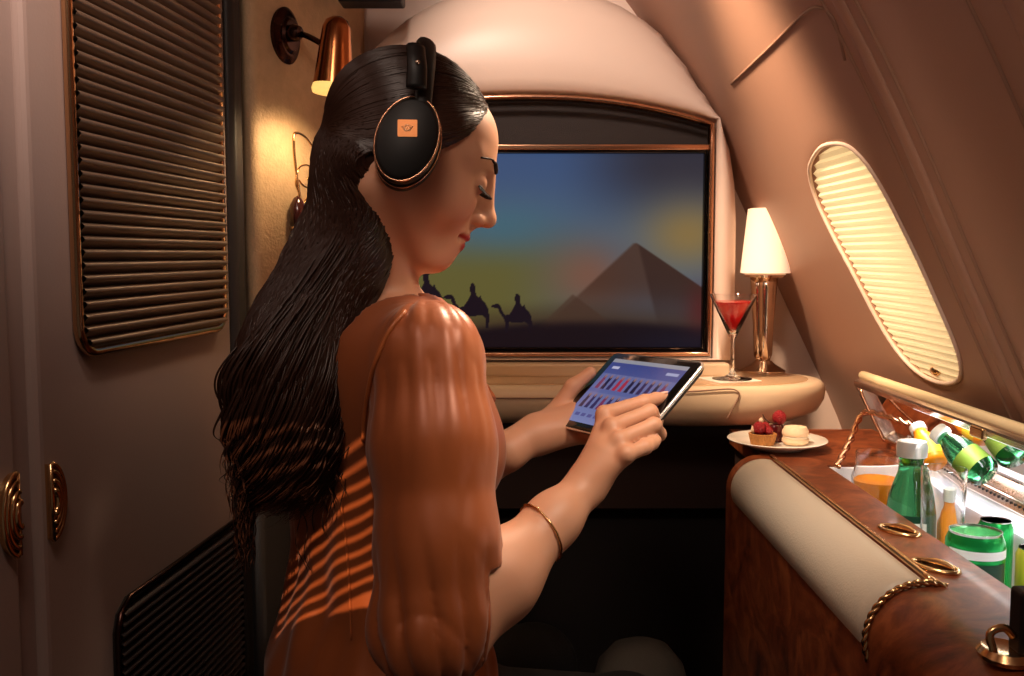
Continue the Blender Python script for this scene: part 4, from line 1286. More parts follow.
def build_person():
    f = Field((-.38, .80, .50), (.21, 1.42, 1.345), .0020)
    for p, k in torso(): f.add(p, k)
    head(f); armR(f); armL(f)
    hand_right(f); hand_left(f)
    # stop at the hips, where the trousers carry on
    P, Q = surfnets(f, 2)
    # skin pigment: lips, a little warmth on the cheek
    loc = (P - HC) @ HR
    base = A(lin((206, 150, 118)))
    col = np.tile(base, (len(P), 1))
    def blend(m, c): 
        nonlocal col
        m = np.clip(m, 0, 1)[:, None]; col = col * (1 - m) + A(lin(c)) * m
    x, y, z = loc.T
    up_ = 1.25 - np.sqrt(((y) / .0185) ** 2 + ((z + .0438) / .0050) ** 2)
    lo_ = 1.25 - np.sqrt(((y) / .0165) ** 2 + ((z + .0540) / .0062) ** 2)
    m = np.maximum(up_, lo_) * 4
    blend(m * (x > .084), (168, 42, 46))
    blend(.35 * np.exp(-((y + .045) / .018) ** 2 - ((z + .018) / .018) ** 2) * (x > .02), (205, 110, 85))
    blend(.5 * np.exp(-((np.abs(y) - .031) / .016) ** 2 - ((z - .016) / .009) ** 2) * (x > .07), (150, 90, 66))
    pr = thing('person', 'seated woman with long dark wavy hair and a copper satin blouse using a tablet', 'person', (-.16, 1.1, .5))
    body = mesh('body', (P, Q), M['skin'], pr, attr=col)

    # eyebrow and lashes follow the lids
    def skin_pt(p, lift):
        d = nrm(p - H(.02, 0, .02)); q = p + d * .02
        for _ in range(160):
            i = ((q - f.lo) / f.h).astype(int)
            if f.v[tuple(i)] < 0: break
            q = q - d * .0005
        return q + d * lift
    for s in (-1, 1):
        pts = catmull([H(.0895, s * .012, .0300), H(.0895, s * .022, .0345), H(.0800, s * .036, .0370), H(.0650, s * .0505, .0310)], 8)
        pts = A([skin_pt(q, .0010) for q in pts])
        mesh('eyebrow', tube(pts, [.0013 + .0018 * math.sin(math.pi * min(1, i / 18 + .15)) * (1 - .55 * i / 24) for i in range(len(pts))], 8, flat=.7), M['brow'], pr)
        lid = [H(.0785 + .0142 * math.cos(a) , s * .031 + .0165 * math.sin(a) * s, .0062 - .0024 * math.cos(a * 1.4)) for a in np.linspace(-1.25, 1.35, 18)]
        vf = [tube(lid, [.0009] + [.0013] * 16 + [.0010], 8)]
        for a in np.linspace(-.9, 1.3, 26):
            b = H(.0785 + .0145 * math.cos(a), s * .031 + .0168 * math.sin(a) * s, .0060 - .0024 * math.cos(a * 1.4))
            o = hf * math.cos(a) + hl * s * math.sin(a)
            L = .0085 + .002 * math.sin(a)
            vf.append(tube([b, b + o * L * .55 - hu * L * .35, b + o * L * 1.0 - hu * L * .22], [.0006, .0005, .0002], 5))
        mesh('eyelashes', cat_vf(*vf), M['lash'], pr)
    # nails
    for tip, prev, up in ((RI[3], RI[2], tn_n), (RP[3], RP[2], tn_n)):
        d = nrm(tip - prev); n = nrm(up - d * (up @ d)); sd = np.cross(d, n)
        v, ff = lathe([(0.0001, -.0012), (.0034, -.0008), (.0042, 0), (.0034, .0008), (.0001, .0012)], (0, 0, 0), 20)
        Rn = np.stack([d * 1.35, sd, n], 1)
        mesh('fingernail', ((Rn @ v.T).T + tip + n * .0052 - d * .0005, ff), M['nail'], pr)

    # ---------------- blouse
    b = Field((-.40, .78, .52), (.12, 1.42, 1.12), .0030)
    for p, k in torso(.009): b.add(p, k)
    # soft vertical folds in the body of the blouse, pulled to the waist
    lo = TC - .35
    X, Yg, Z = np.meshgrid(*[b.lo[i] + b.h * np.arange(b.n[i]) for i in range(3)], indexing='ij')
    X = X.astype(np.float32); Yg = Yg.astype(np.float32); Z = Z.astype(np.float32)
    fx = (X - TC[0]) * tf[0] + (Yg - TC[1]) * tf[1]
    lx = (X - TC[0]) * tl[0] + (Yg - TC[1]) * tl[1]
    th = np.arctan2(lx, fx)
    b.v += (.0026 * np.sin(9 * th + 14 * (Z - .7)) + .0018 * np.sin(17 * th - 22 * Z + 1.3) + .0016 * np.sin(60 * Z + 4 * th)) * np.exp(-((Z - .72) / .2) ** 2)
    # low V at the back, wide boat neck at the top
    zt = 1.035
    half = np.clip((Z - .865) / (zt - .865), 0, 1) * .098
    vcut = np.where((Z > .86), half - np.abs(lx - .005), -.05)
    vcut = np.minimum(vcut, -fx - .0)
    vcut = np.minimum(vcut, (Z - .86) * 1.2)
    # around the neck
    nd = np.sqrt((X - neck0[0]) ** 2 + (Yg - neck0[1]) ** 2 + ((Z - neck0[2]) * .8) ** 2)
    ncut = .088 - nd
    b.v = np.maximum(b.v, np.maximum(vcut, ncut))
    # sleeves: wide, gathered at the shoulder, closing in a cuff on the forearm
    def sleeve(sh, el, wr, seed, cuff=.27, cutn=None):
        ax = nrm(el - sh); L = np.linalg.norm(el - sh)
        sd, up2, _ = frame_from(ax)
        cf = el * (1 - cuff) + wr * cuff
        top = sh + A([0, 0, .008])
        q = Field(b.lo, b.lo, b.h); q.v = np.full(b.n, .2, np.float32); q.n = b.n
        mid1 = sh * .68 + el * .32; mid2 = sh * .32 + el * .68
        q.add(rc(top, mid1, .050, .057), .02)
        q.add(rc(mid1, mid2, .057, .054), .02)
        q.add(rc(mid2, el + A([-.012, 0, .004]), .054, .050), .02)
        q.add(rc(el + A([-.010, 0, .004]), cf + nrm(wr - el) * .02, .049, .0405), .02)
        rx, ry, rz = X - sh[0], Yg - sh[1], Z - sh[2]
        t = (rx * ax[0] + ry * ax[1] + rz * ax[2]) / L
        a = np.arctan2(rx * up2[0] + ry * up2[1] + rz * up2[2], rx * sd[0] + ry * sd[1] + rz * sd[2])
        tt = np.clip(t, -.1, 1.3)
        pleat = lambda ph: np.abs(np.sin(ph * .5)) ** .7 - .6
        top_w = np.exp(-(np.maximum(tt, 0) / .34) ** 2)
        low_w = np.clip((tt - .62) / .3, 0, 1)
        wob = .5 * np.sin(3 * tt + seed) + .25 * np.sin(7 * tt)
        disp = -((.0032 * pleat(14 * a + 2.0 * wob + seed) + .0022 * pleat(9 * a - 3 * wob)) * top_w + .0024 * pleat(5 * a - 2.6 * tt + wob + seed) * np.clip(1.1 - top_w, .2, 1)
                 + .0060 * pleat(12 * a + 5 * tt + seed) * low_w + .0042 * pleat(17 * tt + 2.2 * np.sin(a * 2 + seed) + 1.0) * low_w)
        near = np.abs(q.v) < .03
        q.v = np.where(near, q.v + disp.astype(np.float32), q.v)
        # open cuff
        dirc = nrm(wr - el)
        ncut_ = cutn if cutn is not None else dirc
        pl = (X - cf[0]) * ncut_[0] + (Yg - cf[1]) * ncut_[1] + (Z - cf[2]) * ncut_[2]
        q.v = np.maximum(q.v, (pl - .004 - np.maximum(0, .80 - t) * L * 3.0).astype(np.float32))
        q.add(rc(cf - dirc * .03, cf + dirc * .05, .0375, .0375), .006, 's')
        k = .02
        h = np.maximum(k - np.abs(b.v - q.v), 0) / k
        b.v = np.minimum(b.v, q.v) - h * h * k * .25 * .4
        return cf, dirc
    CN = nrm(nrm(wrR - elR) * .55 + A([.55, .0, -.38]))
    cR, dR = sleeve(shR, elR, wrR, 1.0, .17, CN)
    cL, dL = sleeve(shL, elL, wrL, 2.0, .30)
    BP, BQ = surfnets(b, 2)
    bl = mesh('blouse', (BP, BQ), M['satin'], pr)
    # piped back opening, centre seam and armhole seam lie on the cloth
    from mathutils.bvhtree import BVHTree
    bv = BVHTree.FromPolygons(BP.tolist(), BQ.tolist())
    def on_cloth(p, off=.001):
        q, n, _, _ = bv.find_nearest(Vector(p))
        return A(q) + A(n) * off
    def snap(px, Y): 
        d = nrm(ray(*px)); h = bv.ray_cast(Vector(CAM), Vector(d))
        return A(h[0]) + A(h[1]) * .0012 if h[0] is not None else None
    def seam(pxs, r, name, m):
        pts = [snap(q, 0) for q in catmull(pxs, 6)]
        pts = [p for p in pts if p is not None]
        if len(pts) > 3: mesh(name, tube(pts, r, 8), m, bl)
    seam([(405, 312), (388, 335), (374, 370), (366, 410), (364, 440)], .0024, 'armhole_seam', M['piping'])
    # gathered band where the sleeve closes on the forearm
    sdc, upc, _ = frame_from(dR)
    bp_ = []
    for k in range(48):
        a = 2 * math.pi * k / 48
        d = sdc * math.cos(a) + upc * math.sin(a)
        rr_ = .0400 + .0008 * math.sin(9 * a)
        bp_.append(cR + CN * .003 + d * rr_ - dR * (float(d @ CN) * rr_ / float(dR @ CN)))
    mesh('cuff_band', tube(bp_, .0036, 8, closed=True), M['satin'], bl)
    seam([(341, 500), (346, 540), (350, 590), (352, 640)], .0010, 'back_seam', M['piping'])
    # ruffle down the front edge beside the sleeve
    ruf = []
    for i, (px, py) in enumerate([(488, 386), (496, 398), (491, 410), (498, 420), (494, 432), (500, 442), (496, 452)]):
        ruf.append(W(px, py, 1.10 + .006 * (i % 2)))
    ruf = catmull(ruf, 5)
    inn = [p + A([-.045, .0, .004]) for p in ruf]
    mesh('front_ruffle', loft([inn, [a * .5 + c * .5 + A([0, -.004 + .004 * math.sin(i * 1.1), .0]) for i, (a, c) in enumerate(zip(inn, ruf))], ruf], closed=False), M['satin'], bl, solid=.002)

    # ---------------- trousers and shoes
    tr = Field((-.40, .86, .0), (.62, 1.66, .72), .0075)
    hip = TC + A([-.01, .0, -.33]); hip[2] = .575
    tr.add(ell(hip, (.125, .172, .125), TR), .02)
    feet = []
    for s, spread in ((-1, .02), (1, .03)):
        h0 = hip + tf * .02 + tl * s * .085
        kn = h0 + A([.235, .30, -.115]) + tl * s * spread
        an = A([kn[0] + .0, kn[1] - .09, .085])
        tr.add(rc(h0, kn, .082, .060), .04)
        tr.add(rc(kn, an, .058, .048), .03)
        feet.append((an, s))
    TP, TQ = surfnets(tr, 3)
    mesh('trousers', (TP, TQ), M['trouser'], pr)
    for an, s in feet:
        sf = Field(an - .16, an + .22, .006)
        sf.add(ell(A([an[0], an[1], .05]) + tf * .0, (.05, .038, .05), TR), .02)
        sf.add(ell(A([an[0], an[1], .035]) + A([.03, .085, 0]), (.036, .085, .032)), .03)
        sf.v = np.maximum(sf.v, (.006 - (sf.lo[2] + sf.h * np.arange(sf.n[2])))[None, None, :].astype(np.float32))
        p, q = surfnets(sf, 2)
        mesh('shoe', (p, q), M['black'], pr)
    return pr, f
PERSON, BF = build_person()

def build_hair():
    # hanging mass: centre line and widths read down the back
    path = [W(346, 110, 1.065), W(349, 172, 1.045), W(351, 235, 1.040), W(318, 300, 1.015), W(290, 368, .985), W(290, 425, .98), W(287, 468, .995), W(276, 510, 1.02)]
    halfw = [.028, .033, .040, .041, .053, .050, .042, .030]
    deep = [.05, .050, .042, .034, .034, .032, .026, .016]
    cl = catmull(path, 10); n = len(cl)
    tt = np.linspace(0, 1, len(path)); ts = np.linspace(0, 1, n)
    hw = np.interp(ts, tt, halfw); dp = np.interp(ts, tt, deep)
    right = nrm([1, .25, .0])
    f = Field((-.40, .84, .5), (.03, 1.22, 1.36), .004)
    ec, er = A([-.007, 0, .040]), A([.0865, .0785, .0735])
    fn, lo, hi = ell(H(*ec), er, HR)
    w = f.window(lo - .02, hi + .02); sl, g = w
    d = fn(*g)
    q = [sum((g[j] - HC[j]) * HR[j, i] for j in range(3)) for i in range(3)]
    HZ = [-.12, -.06, -.02, .015, .045, .065, .085, .105, .13]
    HX = [-.030, -.022, -.006, .018, .040, .050, .060, .068, .075]
    c = (q[0] - np.interp(q[2], HZ, HX)).astype(np.float32)
    d = np.maximum(d, c)
    f.v[sl] = np.minimum(f.v[sl], d)
    # hair hugging the nape under the cups
    f.add(rc(H(-.040, -.010, -.03), W(358, 245, 1.055), .030, .034), .02)
    f.add(rc(H(-.040, -.048, -.03), W(364, 250, 1.02), .016, .022), .02)
    f.add(ell(H(-.032, 0, -.022), (.046, .054, .056), HR), .02)
    for i in range(0, n - 1):
        a, b = cl[i], cl[i + 1]
        if ts[i] > .86: break
        if ts[i] < .13: continue
        R = np.stack([right, nrm(np.cross(nrm(b - a), right)), nrm(b - a)], 1)
        f.add(ell((a + b) / 2, (hw[i] * .80, dp[i] * .78, .022), R), .02)
    P, Q = surfnets(f, 2)
    GR = np.gradient(f.v)
    def lay(p):
        """lift points out of the solid core so every strand lies on it"""
        g0 = .0006 + .0022 * rng.rand()
        for _ in range(3):
            i = np.clip(np.round((p - f.lo) / f.h).astype(int), 0, f.n - 1)
            i = tuple(i.T)
            v_ = f.v[i]
            g_ = np.stack([G[i] for G in GR], 1)
            g_ /= np.linalg.norm(g_, axis=1)[:, None] + 1e-9
            m_ = np.where(v_ < g0, np.minimum(g0 - v_, .012), 0)
            p = p + g_ * m_[:, None]
        q = p.copy(); q[1:-1] = (p[:-2] + p[1:-1] * 2 + p[2:]) / 4
        return q
    V, Fs, base = [], [], 0
    def strand(pts, r):
        nonlocal base
        m = len(pts)
        d = np.gradient(pts, axis=0); d /= np.linalg.norm(d, axis=1)[:, None] + 1e-9
        x = np.cross(d, A([.31, .77, .12])); x /= np.linalg.norm(x, axis=1)[:, None] + 1e-9
        y = np.cross(d, x)
        s_ = np.linspace(0, 1, m)
        rr = (r * np.minimum(1, s_ * 8 + .4) * np.clip((1 - s_) * 5, .12, 1))[:, None]
        ring = np.stack([pts + x * rr, pts - x * rr * .5 + y * rr * .87, pts - x * rr * .5 - y * rr * .87], 1).reshape(-1, 3)
        i = np.arange(m - 1)[:, None] * 3; k = np.arange(3)[None]; k2 = (k + 1) % 3
        Fs.append(np.stack([i + k, i + k2, i + 3 + k2, i + 3 + k], -1).reshape(-1, 4) + base); V.append(ring); base += len(ring)
    def unit(p):
        e = (p - ec) / er
        return e / np.linalg.norm(e)
    def slerp(a, b, t):
        o = math.acos(max(-1, min(1, float(a @ b)))); so = math.sin(o) + 1e-9
        return (a * math.sin((1 - t) * o) + b * math.sin(t * o)) / so
    HLW = lambda p: HC + HR @ p
    # hairline from the middle of the forehead down to the ear (right side; mirrored)
    hl_ang = A([0, .35, .7, 1.0, 1.3, 1.6])
    hl_pt = A([(.066, 0, .103), (.066, .026, .094), (.060, .048, .074), (.050, .062, .048), (.030, .072, .020), (.006, .076, -.010)])
    clumps = []
    for i in range(170):
        s = -1 if rng.rand() < .66 else 1
        be = rng.rand()
        clumps.append((s, be, 6 * rng.rand(), 8.5 + 3 * rng.rand(), .6 + .4 * rng.rand() ** .6, rng.rand()))
    for i in range(5200):
        s, cb, ph, fr, ln, dep = clumps[rng.randint(len(clumps))]
        be = float(np.clip(cb + .07 * rng.randn(), 0, 1))
        ang = be * 1.6
        root = A([np.interp(ang, hl_ang, hl_pt[:, k]) for k in range(3)]); root[1] *= s
        u0 = unit(root)
        # gather points on the back of the cap
        gth = A([-.083 + .043 * be, s * (.012 + .056 * be), .004 - .034 * be])
        u1 = unit(gth)
        t0 = rng.rand() ** 2.0 * .65
        lift = 1.012 + .03 * rng.rand()
        pre = [HLW(ec + slerp(u0, u1, t) * er * (lift + .03 * math.sin(math.pi * min(t, 1)) * (1 - .7 * be))) for t in np.linspace(t0, 1.0, 7)]
        pre.append(H(-.080 + .040 * be + .002 * rng.randn(), s * (.014 + .048 * be) + .002 * rng.randn(), -.030 + .004 * rng.randn()))
        # place in the hanging mass: ear strands inside near the neck, crown strands outside
        ca = (.92 - 1.75 * (1 - be) ** .8 if s < 0 else .5 - 1.3 * be) + .10 * rng.randn()
        ca = float(np.clip(ca, -1, 1))
        sa = -math.sqrt(max(0, 1 - ca * ca)) * (1 - .5 * dep ** 2) if s < 0 else math.sqrt(max(0, 1 - ca * ca)) * (.9 - 1.2 * dep)
        j0 = int(n * .22)
        end = int(n * (.60 + .40 * (ln * (.85 + .15 * rng.rand()))))
        tail = []
        jit = rng.randn(2) * .0035
        for j in range(j0, min(end, n), 2):
            a = ts[j]
            t = nrm(cl[min(j + 1, n - 1)] - cl[max(j - 1, 0)])
            dd = nrm(np.cross(t, right))
            if dd[1] < 0: dd = -dd
            amp = np.clip((a - .36) * 2.4, 0, 1) * .017
            o = right * (hw[j] * ca + jit[0]) + dd * (dp[j] * sa + jit[1])
            o = o + right * amp * math.sin(fr * 2.0 * a + ph) + dd * amp * .8 * math.cos(fr * 2.0 * a + ph)
            tail.append(cl[j] + o)
        if len(tail) < 4: continue
        strand(lay(catmull(np.vstack([pre, tail]), 3)), .00095 + .0006 * rng.rand())
    for i in range(160):
        j = int(n * (.56 + .42 * rng.rand()))
        sgn = -1 if rng.rand() < .7 else 1
        p = cl[j] + right * hw[j] * sgn * (.75 + .25 * rng.rand()) + A([0, (rng.rand() - .6) * .03, 0])
        pts = [p]
        dirv = nrm(A([sgn * .2 * rng.rand(), -.1 * rng.rand(), -1])); ph = rng.rand() * 6
        for k in range(8): pts.append(pts[-1] + dirv * .009 + right * .0035 * math.sin(ph + k * .8))
        strand(catmull(pts, 2), .0007)
    mesh('hair', (np.vstack([P] + V), np.vstack([Q] + [q + len(P) for q in Fs])), M['hair'], PERSON)
build_hair()

# ------------------------------------------------------------------ headphones, tablet, bracelet, seat
def build_headphones():
    cR = W(407, 139, .957)
    rel = HR.T @ (cR - HC)
    t = thing('headphones', 'black over-ear headphones with a small copper badge worn on dark hair', 'headphones', HC + hu * .1)
    for s in (-1, 1):
        c = H(rel[0], s * abs(rel[1]), rel[2])
        out = nrm(hl * s * 1.0 + hu * .10 - hf * .22)
        up = nrm(hu * .96 - hf * .12); up = nrm(up - out * (up @ out))
        xd = np.cross(up, out)
        if xd @ hf < 0: xd = -xd
        def oval(r, n=48): return .9 * A([[r * .70 * math.cos(a), r * math.sin(a)] for a in np.linspace(0, 2 * math.pi, n, endpoint=False)])
        def stack(seq, mm, name, par, cap=(True, True)):
            lo = [on_plane(oval(r), c + out * o, xd, up) for r, o in seq]
            if np.cross(xd, up) @ out < 0: lo = [l[::-1] for l in lo]
            return mesh(name, loft(lo, cap=cap), mm, par, angle=.8)
        cu = stack([(.038, -.040), (.0465, -.037), (.050, -.028), (.0495, -.019), (.046, -.015)], M['pad_black'], 'ear_cushion', t)
        sh = stack([(.044, -.017), (.047, -.013), (.0478, -.004), (.0462, .002), (.041, .0048), (.0, .0052)], M['black'], 'ear_cup', t, cap=(True, False))
        rim = on_plane(oval(.0466), c + out * .0015, xd, up)
        mesh('copper_ring', tube(rim, .0010, 8, closed=True), M['rose'], sh)
        rim = on_plane(oval(.0487), c + out * -.017, xd, up)
        mesh('copper_ring', tube(rim, .0008, 8, closed=True), M['rose'], sh)
        if s < 0:
            bc = c + out * .0053 + up * .0085 - xd * .002
            ux = nrm(A([1., .0, .0]) - out * out[0]); uy = nrm(A([0, 0, 1.]) - out * out[2] - ux * 0)
            uy = nrm(uy - ux * (uy @ ux))
            bd = mesh('badge', loft([on_plane(rrect(.0185, .0165, .001, 3), bc + out * o, ux, uy) for o in (-.001, .0008)], cap=(True, True)), mat('copper_badge', (216, 140, 84), .4, metal=.6), sh, smooth=False)
            mk = [on_plane(A(p), bc + out * .001, ux, uy) for p in ([(-.005, .002), (-.002, -.003), (.0, .0025), (.002, -.003), (.005, .002)],)]
            mesh('badge_mark', cat_vf(tube(mk[0], .0006, 6), tube(on_plane(A([(.0028 * math.cos(a), .0028 * math.sin(a) + .0005) for a in np.linspace(0, 6.0, 16)]), bc + out * .001, ux, uy), .0005, 6)), mat('badge_mark', (246, 196, 150), .3, metal=.5), bd)
    # band: from cup to cup over the crown
    top = W(418, 50, 1.035); trel = HR.T @ (top - HC)
    p = []
    rr = abs(rel[1]) - .004
    hgt = trel[2] + .012 - rel[2]
    for a in np.linspace(-8, 188, 50):
        r = math.radians(a)
        lift = max(0, math.sin(r)) ** .8
        p.append(H(rel[0] + (trel[0] - rel[0]) * lift + .004, -rr * math.copysign(abs(math.cos(r)) ** .75, math.cos(r)), rel[2] + .028 + (hgt - .028) * math.sin(r) ** 1.0 if math.sin(r) > 0 else rel[2] + .028 + .05 * math.sin(r)))
    mesh('headband', tube(catmull(p, 2), .0088, 12, flat=.5, side=hf), M['black'], t)
    for s in (-1, 1):
        yk = [H(rel[0] - .012, s * (rr + .0085), rel[2] + .046), H(rel[0] - .020, s * (rr + .0065), rel[2] + .066), H(rel[0] - .028, s * (rr - .006), rel[2] + .084)]
        yo = mesh('yoke', tube(catmull(yk, 6), .0098, 12, flat=.6, side=hf), M['black'], t)
        mesh('pivot_screw', lathe([(0, -.001), (.0022, -.001), (.002, .0012), (0, .0014)], H(rel[0] - .021, s * (rr + .0125), rel[2] + .068), 14, hl * s), M['nickel'], yo)
build_headphones()

def build_tablet():
    t = thing('tablet', 'black tablet computer with a pale metal edge held in both hands', 'tablet', tc0)
    rr = lambda e, o: on_plane(rrect(TW - 2 * e, TH - 2 * e, .009 - e * .5, 6), tc0 + tn_n * o, tn_r, tn_v)
    mesh('back_shell', loft([rr(.010, -.0105), rr(.004, -.0095), rr(.0008, -.006), rr(0, -.0035)], cap=(True, False)), M['black'], t)
    mesh('metal_edge', loft([rr(0, -.0042), rr(-.0009, -.0030), rr(-.0009, -.0008), rr(.0006, .0)], cap=(False, False)), M['white_metal'], t)
    mesh('glass_front', loft([rr(.0006, -.001), rr(.0007, .0002), rr(.0014, .0005)], cap=(False, True)), M['black_gloss'], t)
    # picture: a pale blue page with two rows of portraits
    w, h = TW - .030, TH - .020
    nx, ny = 220, 150
    u, v = np.meshgrid(np.linspace(0, 1, nx), np.linspace(0, 1, ny))
    img = np.zeros((ny, nx, 3)) + A([92., 100, 156])
    img += (v[..., None] * -1 + .5) * A([70, 64, 46]) 
    img[v > .94] = A([150, 150, 160])
    r2 = np.random.RandomState(3)
    img[(v > .84) & (v < .88) & (u > .06) & (u < .16)] = A([190, 190, 220])
    img[(v > .84) & (v < .88) & (u > .80) & (u < .95)] = A([165, 170, 205])
    for row, (v0, v1) in enumerate(((.52, .76), (.22, .46))):
        m0 = (v > v0) & (v < v1)
        img[m0] = img[m0] * .3 + A([110, 116, 165]) * .7
        for k in range(11):
            a = .05 + k * .083
            m = m0 & (u > a) & (u < a + .062)
            body_ = r2.choice(4)
            c = [A([34, 30, 62]), A([56, 44, 86]), A([120, 52, 88]), A([40, 40, 70])][body_]
            if row == 0 and k in (3, 4): c = A([168, 44, 70])
            img[m] = A([112, 112, 158]) 
            fig = m & (np.abs(u - a - .031) < .016 + .010 * np.clip((v1 - v) / (v1 - v0), 0, 1)) & (v < v1 - .04)
            img[fig] = c
            hd = m & (((u - a - .031) / .012) ** 2 + ((v - v1 + .045) / .026) ** 2 < 1)
            img[hd] = A([150, 112, 112])
    for k in range(5):
        a = .10 + k * .09
        m = (v > .09) & (v < .14) & (u > a) & (u < a + .06)
        img[m] = A([88, 84, 140])
    img = img * .92
    col = np.where(img / 255 <= .04045, img / 255 / 12.92, ((img / 255 + .055) / 1.055) ** 2.4)
    P = tc0 + ((u - .5) * w)[..., None] * tn_r + ((v - .5) * h)[..., None] * tn_v + tn_n * .0009
    ii = np.arange(nx * ny).reshape(ny, nx)
    fc = np.stack([ii[:-1, :-1], ii[:-1, 1:], ii[1:, 1:], ii[1:, :-1]], -1).reshape(-1, 4)
    mesh('screen', (P.reshape(-1, 3), fc), M['tab_picture'], t, attr=col.reshape(-1, 3))
build_tablet()

def build_bracelet():
    u = nrm(wrR - elR)
    c = elR * .34 + wrR * .66
    sd, up, _ = frame_from(u)
    # walk the skin: find the arm surface radius in each direction
    def rad(d):
        p = c.copy()
        for k in range(60):
            q = ((p - BF.lo) / BF.h).astype(int)
            if BF.v[tuple(q)] > 0: break
            p = p + d * .001
        return np.linalg.norm(p - c)
    pts = []
    for a in np.linspace(0, 2 * math.pi, 40, endpoint=False):
        d = sd * math.cos(a) + up * math.sin(a)
        pts.append(c + d * (rad(d) + .0008) + u * .006 * math.sin(a + .8))
    o = mesh('bracelet', tube(pts, .0013, 8, closed=True), M['gold'])
    tag(o, 'thin gold chain bracelet round the right forearm near the wrist', 'bracelet')
build_bracelet()

def build_seat():
    c = A([-.18, 1.09, 0.])
    t = thing('suite_seat', 'dark upholstered suite seat cushion carrying the woman', 'seat', (c[0], c[1], 0))
    def blk(x0, x1, y0, y1, z0, z1, r, name, mm, parent):
        o = rrect(x1 - x0, y1 - y0, r, 5) + A([(x0 + x1) / 2, (y0 + y1) / 2])
        o = (o - A([c[0], c[1]])) @ A([[tf[0], tf[1]], [-tf[1], tf[0]]]) + A([c[0], c[1]])
        L = lambda e, z: np.c_[(o - o.mean(0)) * (1 - e) + o.mean(0), np.full(len(o), z)]
        return mesh(name, loft([L(.03, z0), L(0, z0 + .012), L(0, z1 - .03), L(.04, z1 - .008), L(.1, z1)], cap=(True, True)), mm, parent, angle=1.2)
    blk(c[0] - .16, c[0] + .26, c[1] - .21, c[1] + .21, .32, .43, .05, 'seat_cushion', M['trouser'], t)
    blk(c[0] - .14, c[0] + .22, c[1] - .19, c[1] + .19, .0, .322, .04, 'seat_base', M['black'], t)
build_seat()

# ------------------------------------------------------------------ light and camera
def light(name, kind, loc, target, energy, color, **kw):
    l = bpy.data.lights.new(name, kind); l.energy = energy; l.color = color
    for k, v in kw.items(): setattr(l, k, v)
    o = bpy.data.objects.new(name, l); COL.objects.link(o)
    o.location = tuple(loc)
    o.rotation_euler = Vector(A(target, float) - A(loc, float)).to_track_quat('-Z', 'Y').to_euler()
    return o
w = bpy.data.worlds.new('cabin_air'); sc.world = w; w.use_nodes = True
w.node_tree.nodes['Background'].inputs[0].default_value = (1, .72, .58, 1)
w.node_tree.nodes['Background'].inputs[1].default_value = .05
light('ceiling_downlight', 'SPOT', (-.14, 1.05, 1.77), (.12, 1.66, 1.42), 23, (1, .80, .66), spot_size=.95, spot_blend=.9, shadow_soft_size=.05)
light('key_spot', 'SPOT', (.29, .74, 1.36), (.08, 1.02, .93), 11, (1, .80, .62), spot_size=1.0, spot_blend=.8, shadow_soft_size=.06)  # added key spot without a fixture, brightens her arms and hands
light('door_downlight', 'SPOT', (-.20, .60, 1.80), (-.45, .90, 1.46), 30, (1, .80, .68), spot_size=.85, spot_blend=.9, shadow_soft_size=.04)
light('face_light', 'SPOT', (.20, 1.28, 1.50), (-.03, 1.05, 1.13), 27, (1, .76, .54), spot_size=.6, spot_blend=.7, shadow_soft_size=.05)  # added unseen spot that brightens the face
light('wall_fill_spot', 'SPOT', (-.02, 1.15, 1.67), (.50, 1.47, 1.03), 80, (1, .72, .48), spot_size=.80, spot_blend=1, shadow_soft_size=.05)  # added spot, no lamp there: brightens the lining beside the window
light('console_fill', 'SPOT', (.20, .92, 1.45), (.36, 1.02, .83), 14, (1, .80, .60), spot_size=1.0, spot_blend=1, shadow_soft_size=.05)  # added fill for the console top and padded edge
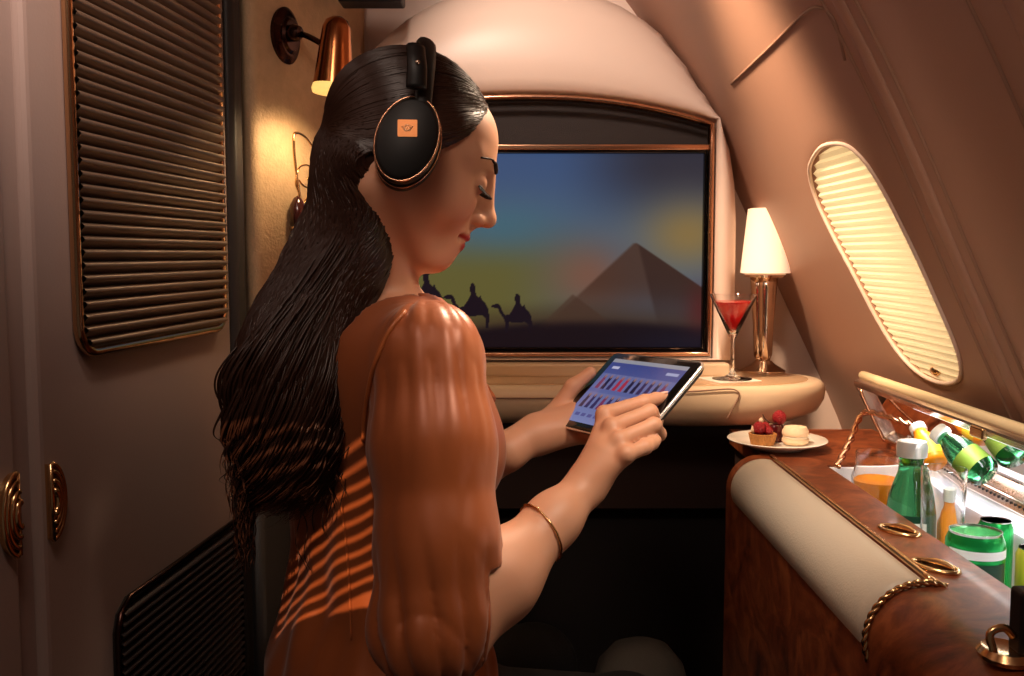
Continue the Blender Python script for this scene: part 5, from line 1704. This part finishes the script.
light('cabin_glow', 'AREA', (-.1, .35, 1.85), (-.25, 1.1, 1.1), 7.5, (1, .78, .64), size=.4)


# added slatted mask behind the viewer, cuts an added spot into stripes
def build_stripe_mask():
    src = A([-.95, -3.0, 3.72])
    yb = .15
    def at(px, py, Y):
        p = W(px, py, Y); k = (yb - src[1]) / (p[1] - src[1])
        return src + (p - src) * k
    q = A([at(272, 482, 1.06), at(372, 470, .98), at(378, 618, .98), at(268, 618, 1.06)])
    x0, x1, z0, z1 = q[:, 0].min(), q[:, 0].max(), q[:, 2].min(), q[:, 2].max()
    e = .30
    def pl(a, b, c, d): return loft([A([[a, yy, c], [b, yy, c], [b, yy, d], [a, yy, d]]) for yy in (yb, yb + .012)], cap=(True, True))
    ring = lambda g, yy: A([[x0 - g * .6, yy, z0 - g * .5], [x1 + g * .5, yy, z0 - g * .5], [x1 + g * .5, yy, z1 + g], [x0 - g * .6, yy, z1 + g]])
    r = thing('stripe_mask', None, None, ((x0 + x1) / 2, yb, z0)); tag(r, kind='structure')
    mesh('frame', loft([ring(0, yb), ring(0, yb + .012), ring(e, yb + .012), ring(e, yb), ring(0, yb)]), M['door'], r, smooth=False)
    n = 11
    vf = []
    for i in range(n):
        z = z0 + (z1 - z0) * (i + .5) / n
        ca_, sa_ = math.cos(-.30), math.sin(-.30)
        vf.append(box(((x0 + x1) / 2, yb + .006, z), (x1 - x0 + .03, .003, (z1 - z0) / n * .5), A([[ca_, 0, sa_], [0, 1, 0], [-sa_, 0, ca_]])))
    mesh('slat', cat_vf(*vf), M['louver'], r, smooth=False)
    c = q.mean(0)
    light('stripe_spot', 'SPOT', src, c, 1500, (1, .60, .36), spot_size=.085, spot_blend=.1, shadow_soft_size=.008)  # added spot far outside the cabin, aimed through the slats
build_stripe_mask()
cam = bpy.data.cameras.new('camera')
cam.sensor_width = 36; cam.lens = 36 * F / 1024
cam.clip_start = .02
co = bpy.data.objects.new('camera', cam); COL.objects.link(co)
co.location = tuple(CAM)
co.rotation_euler = (math.pi / 2 - PITCH, 0, 0)
sc.camera = co
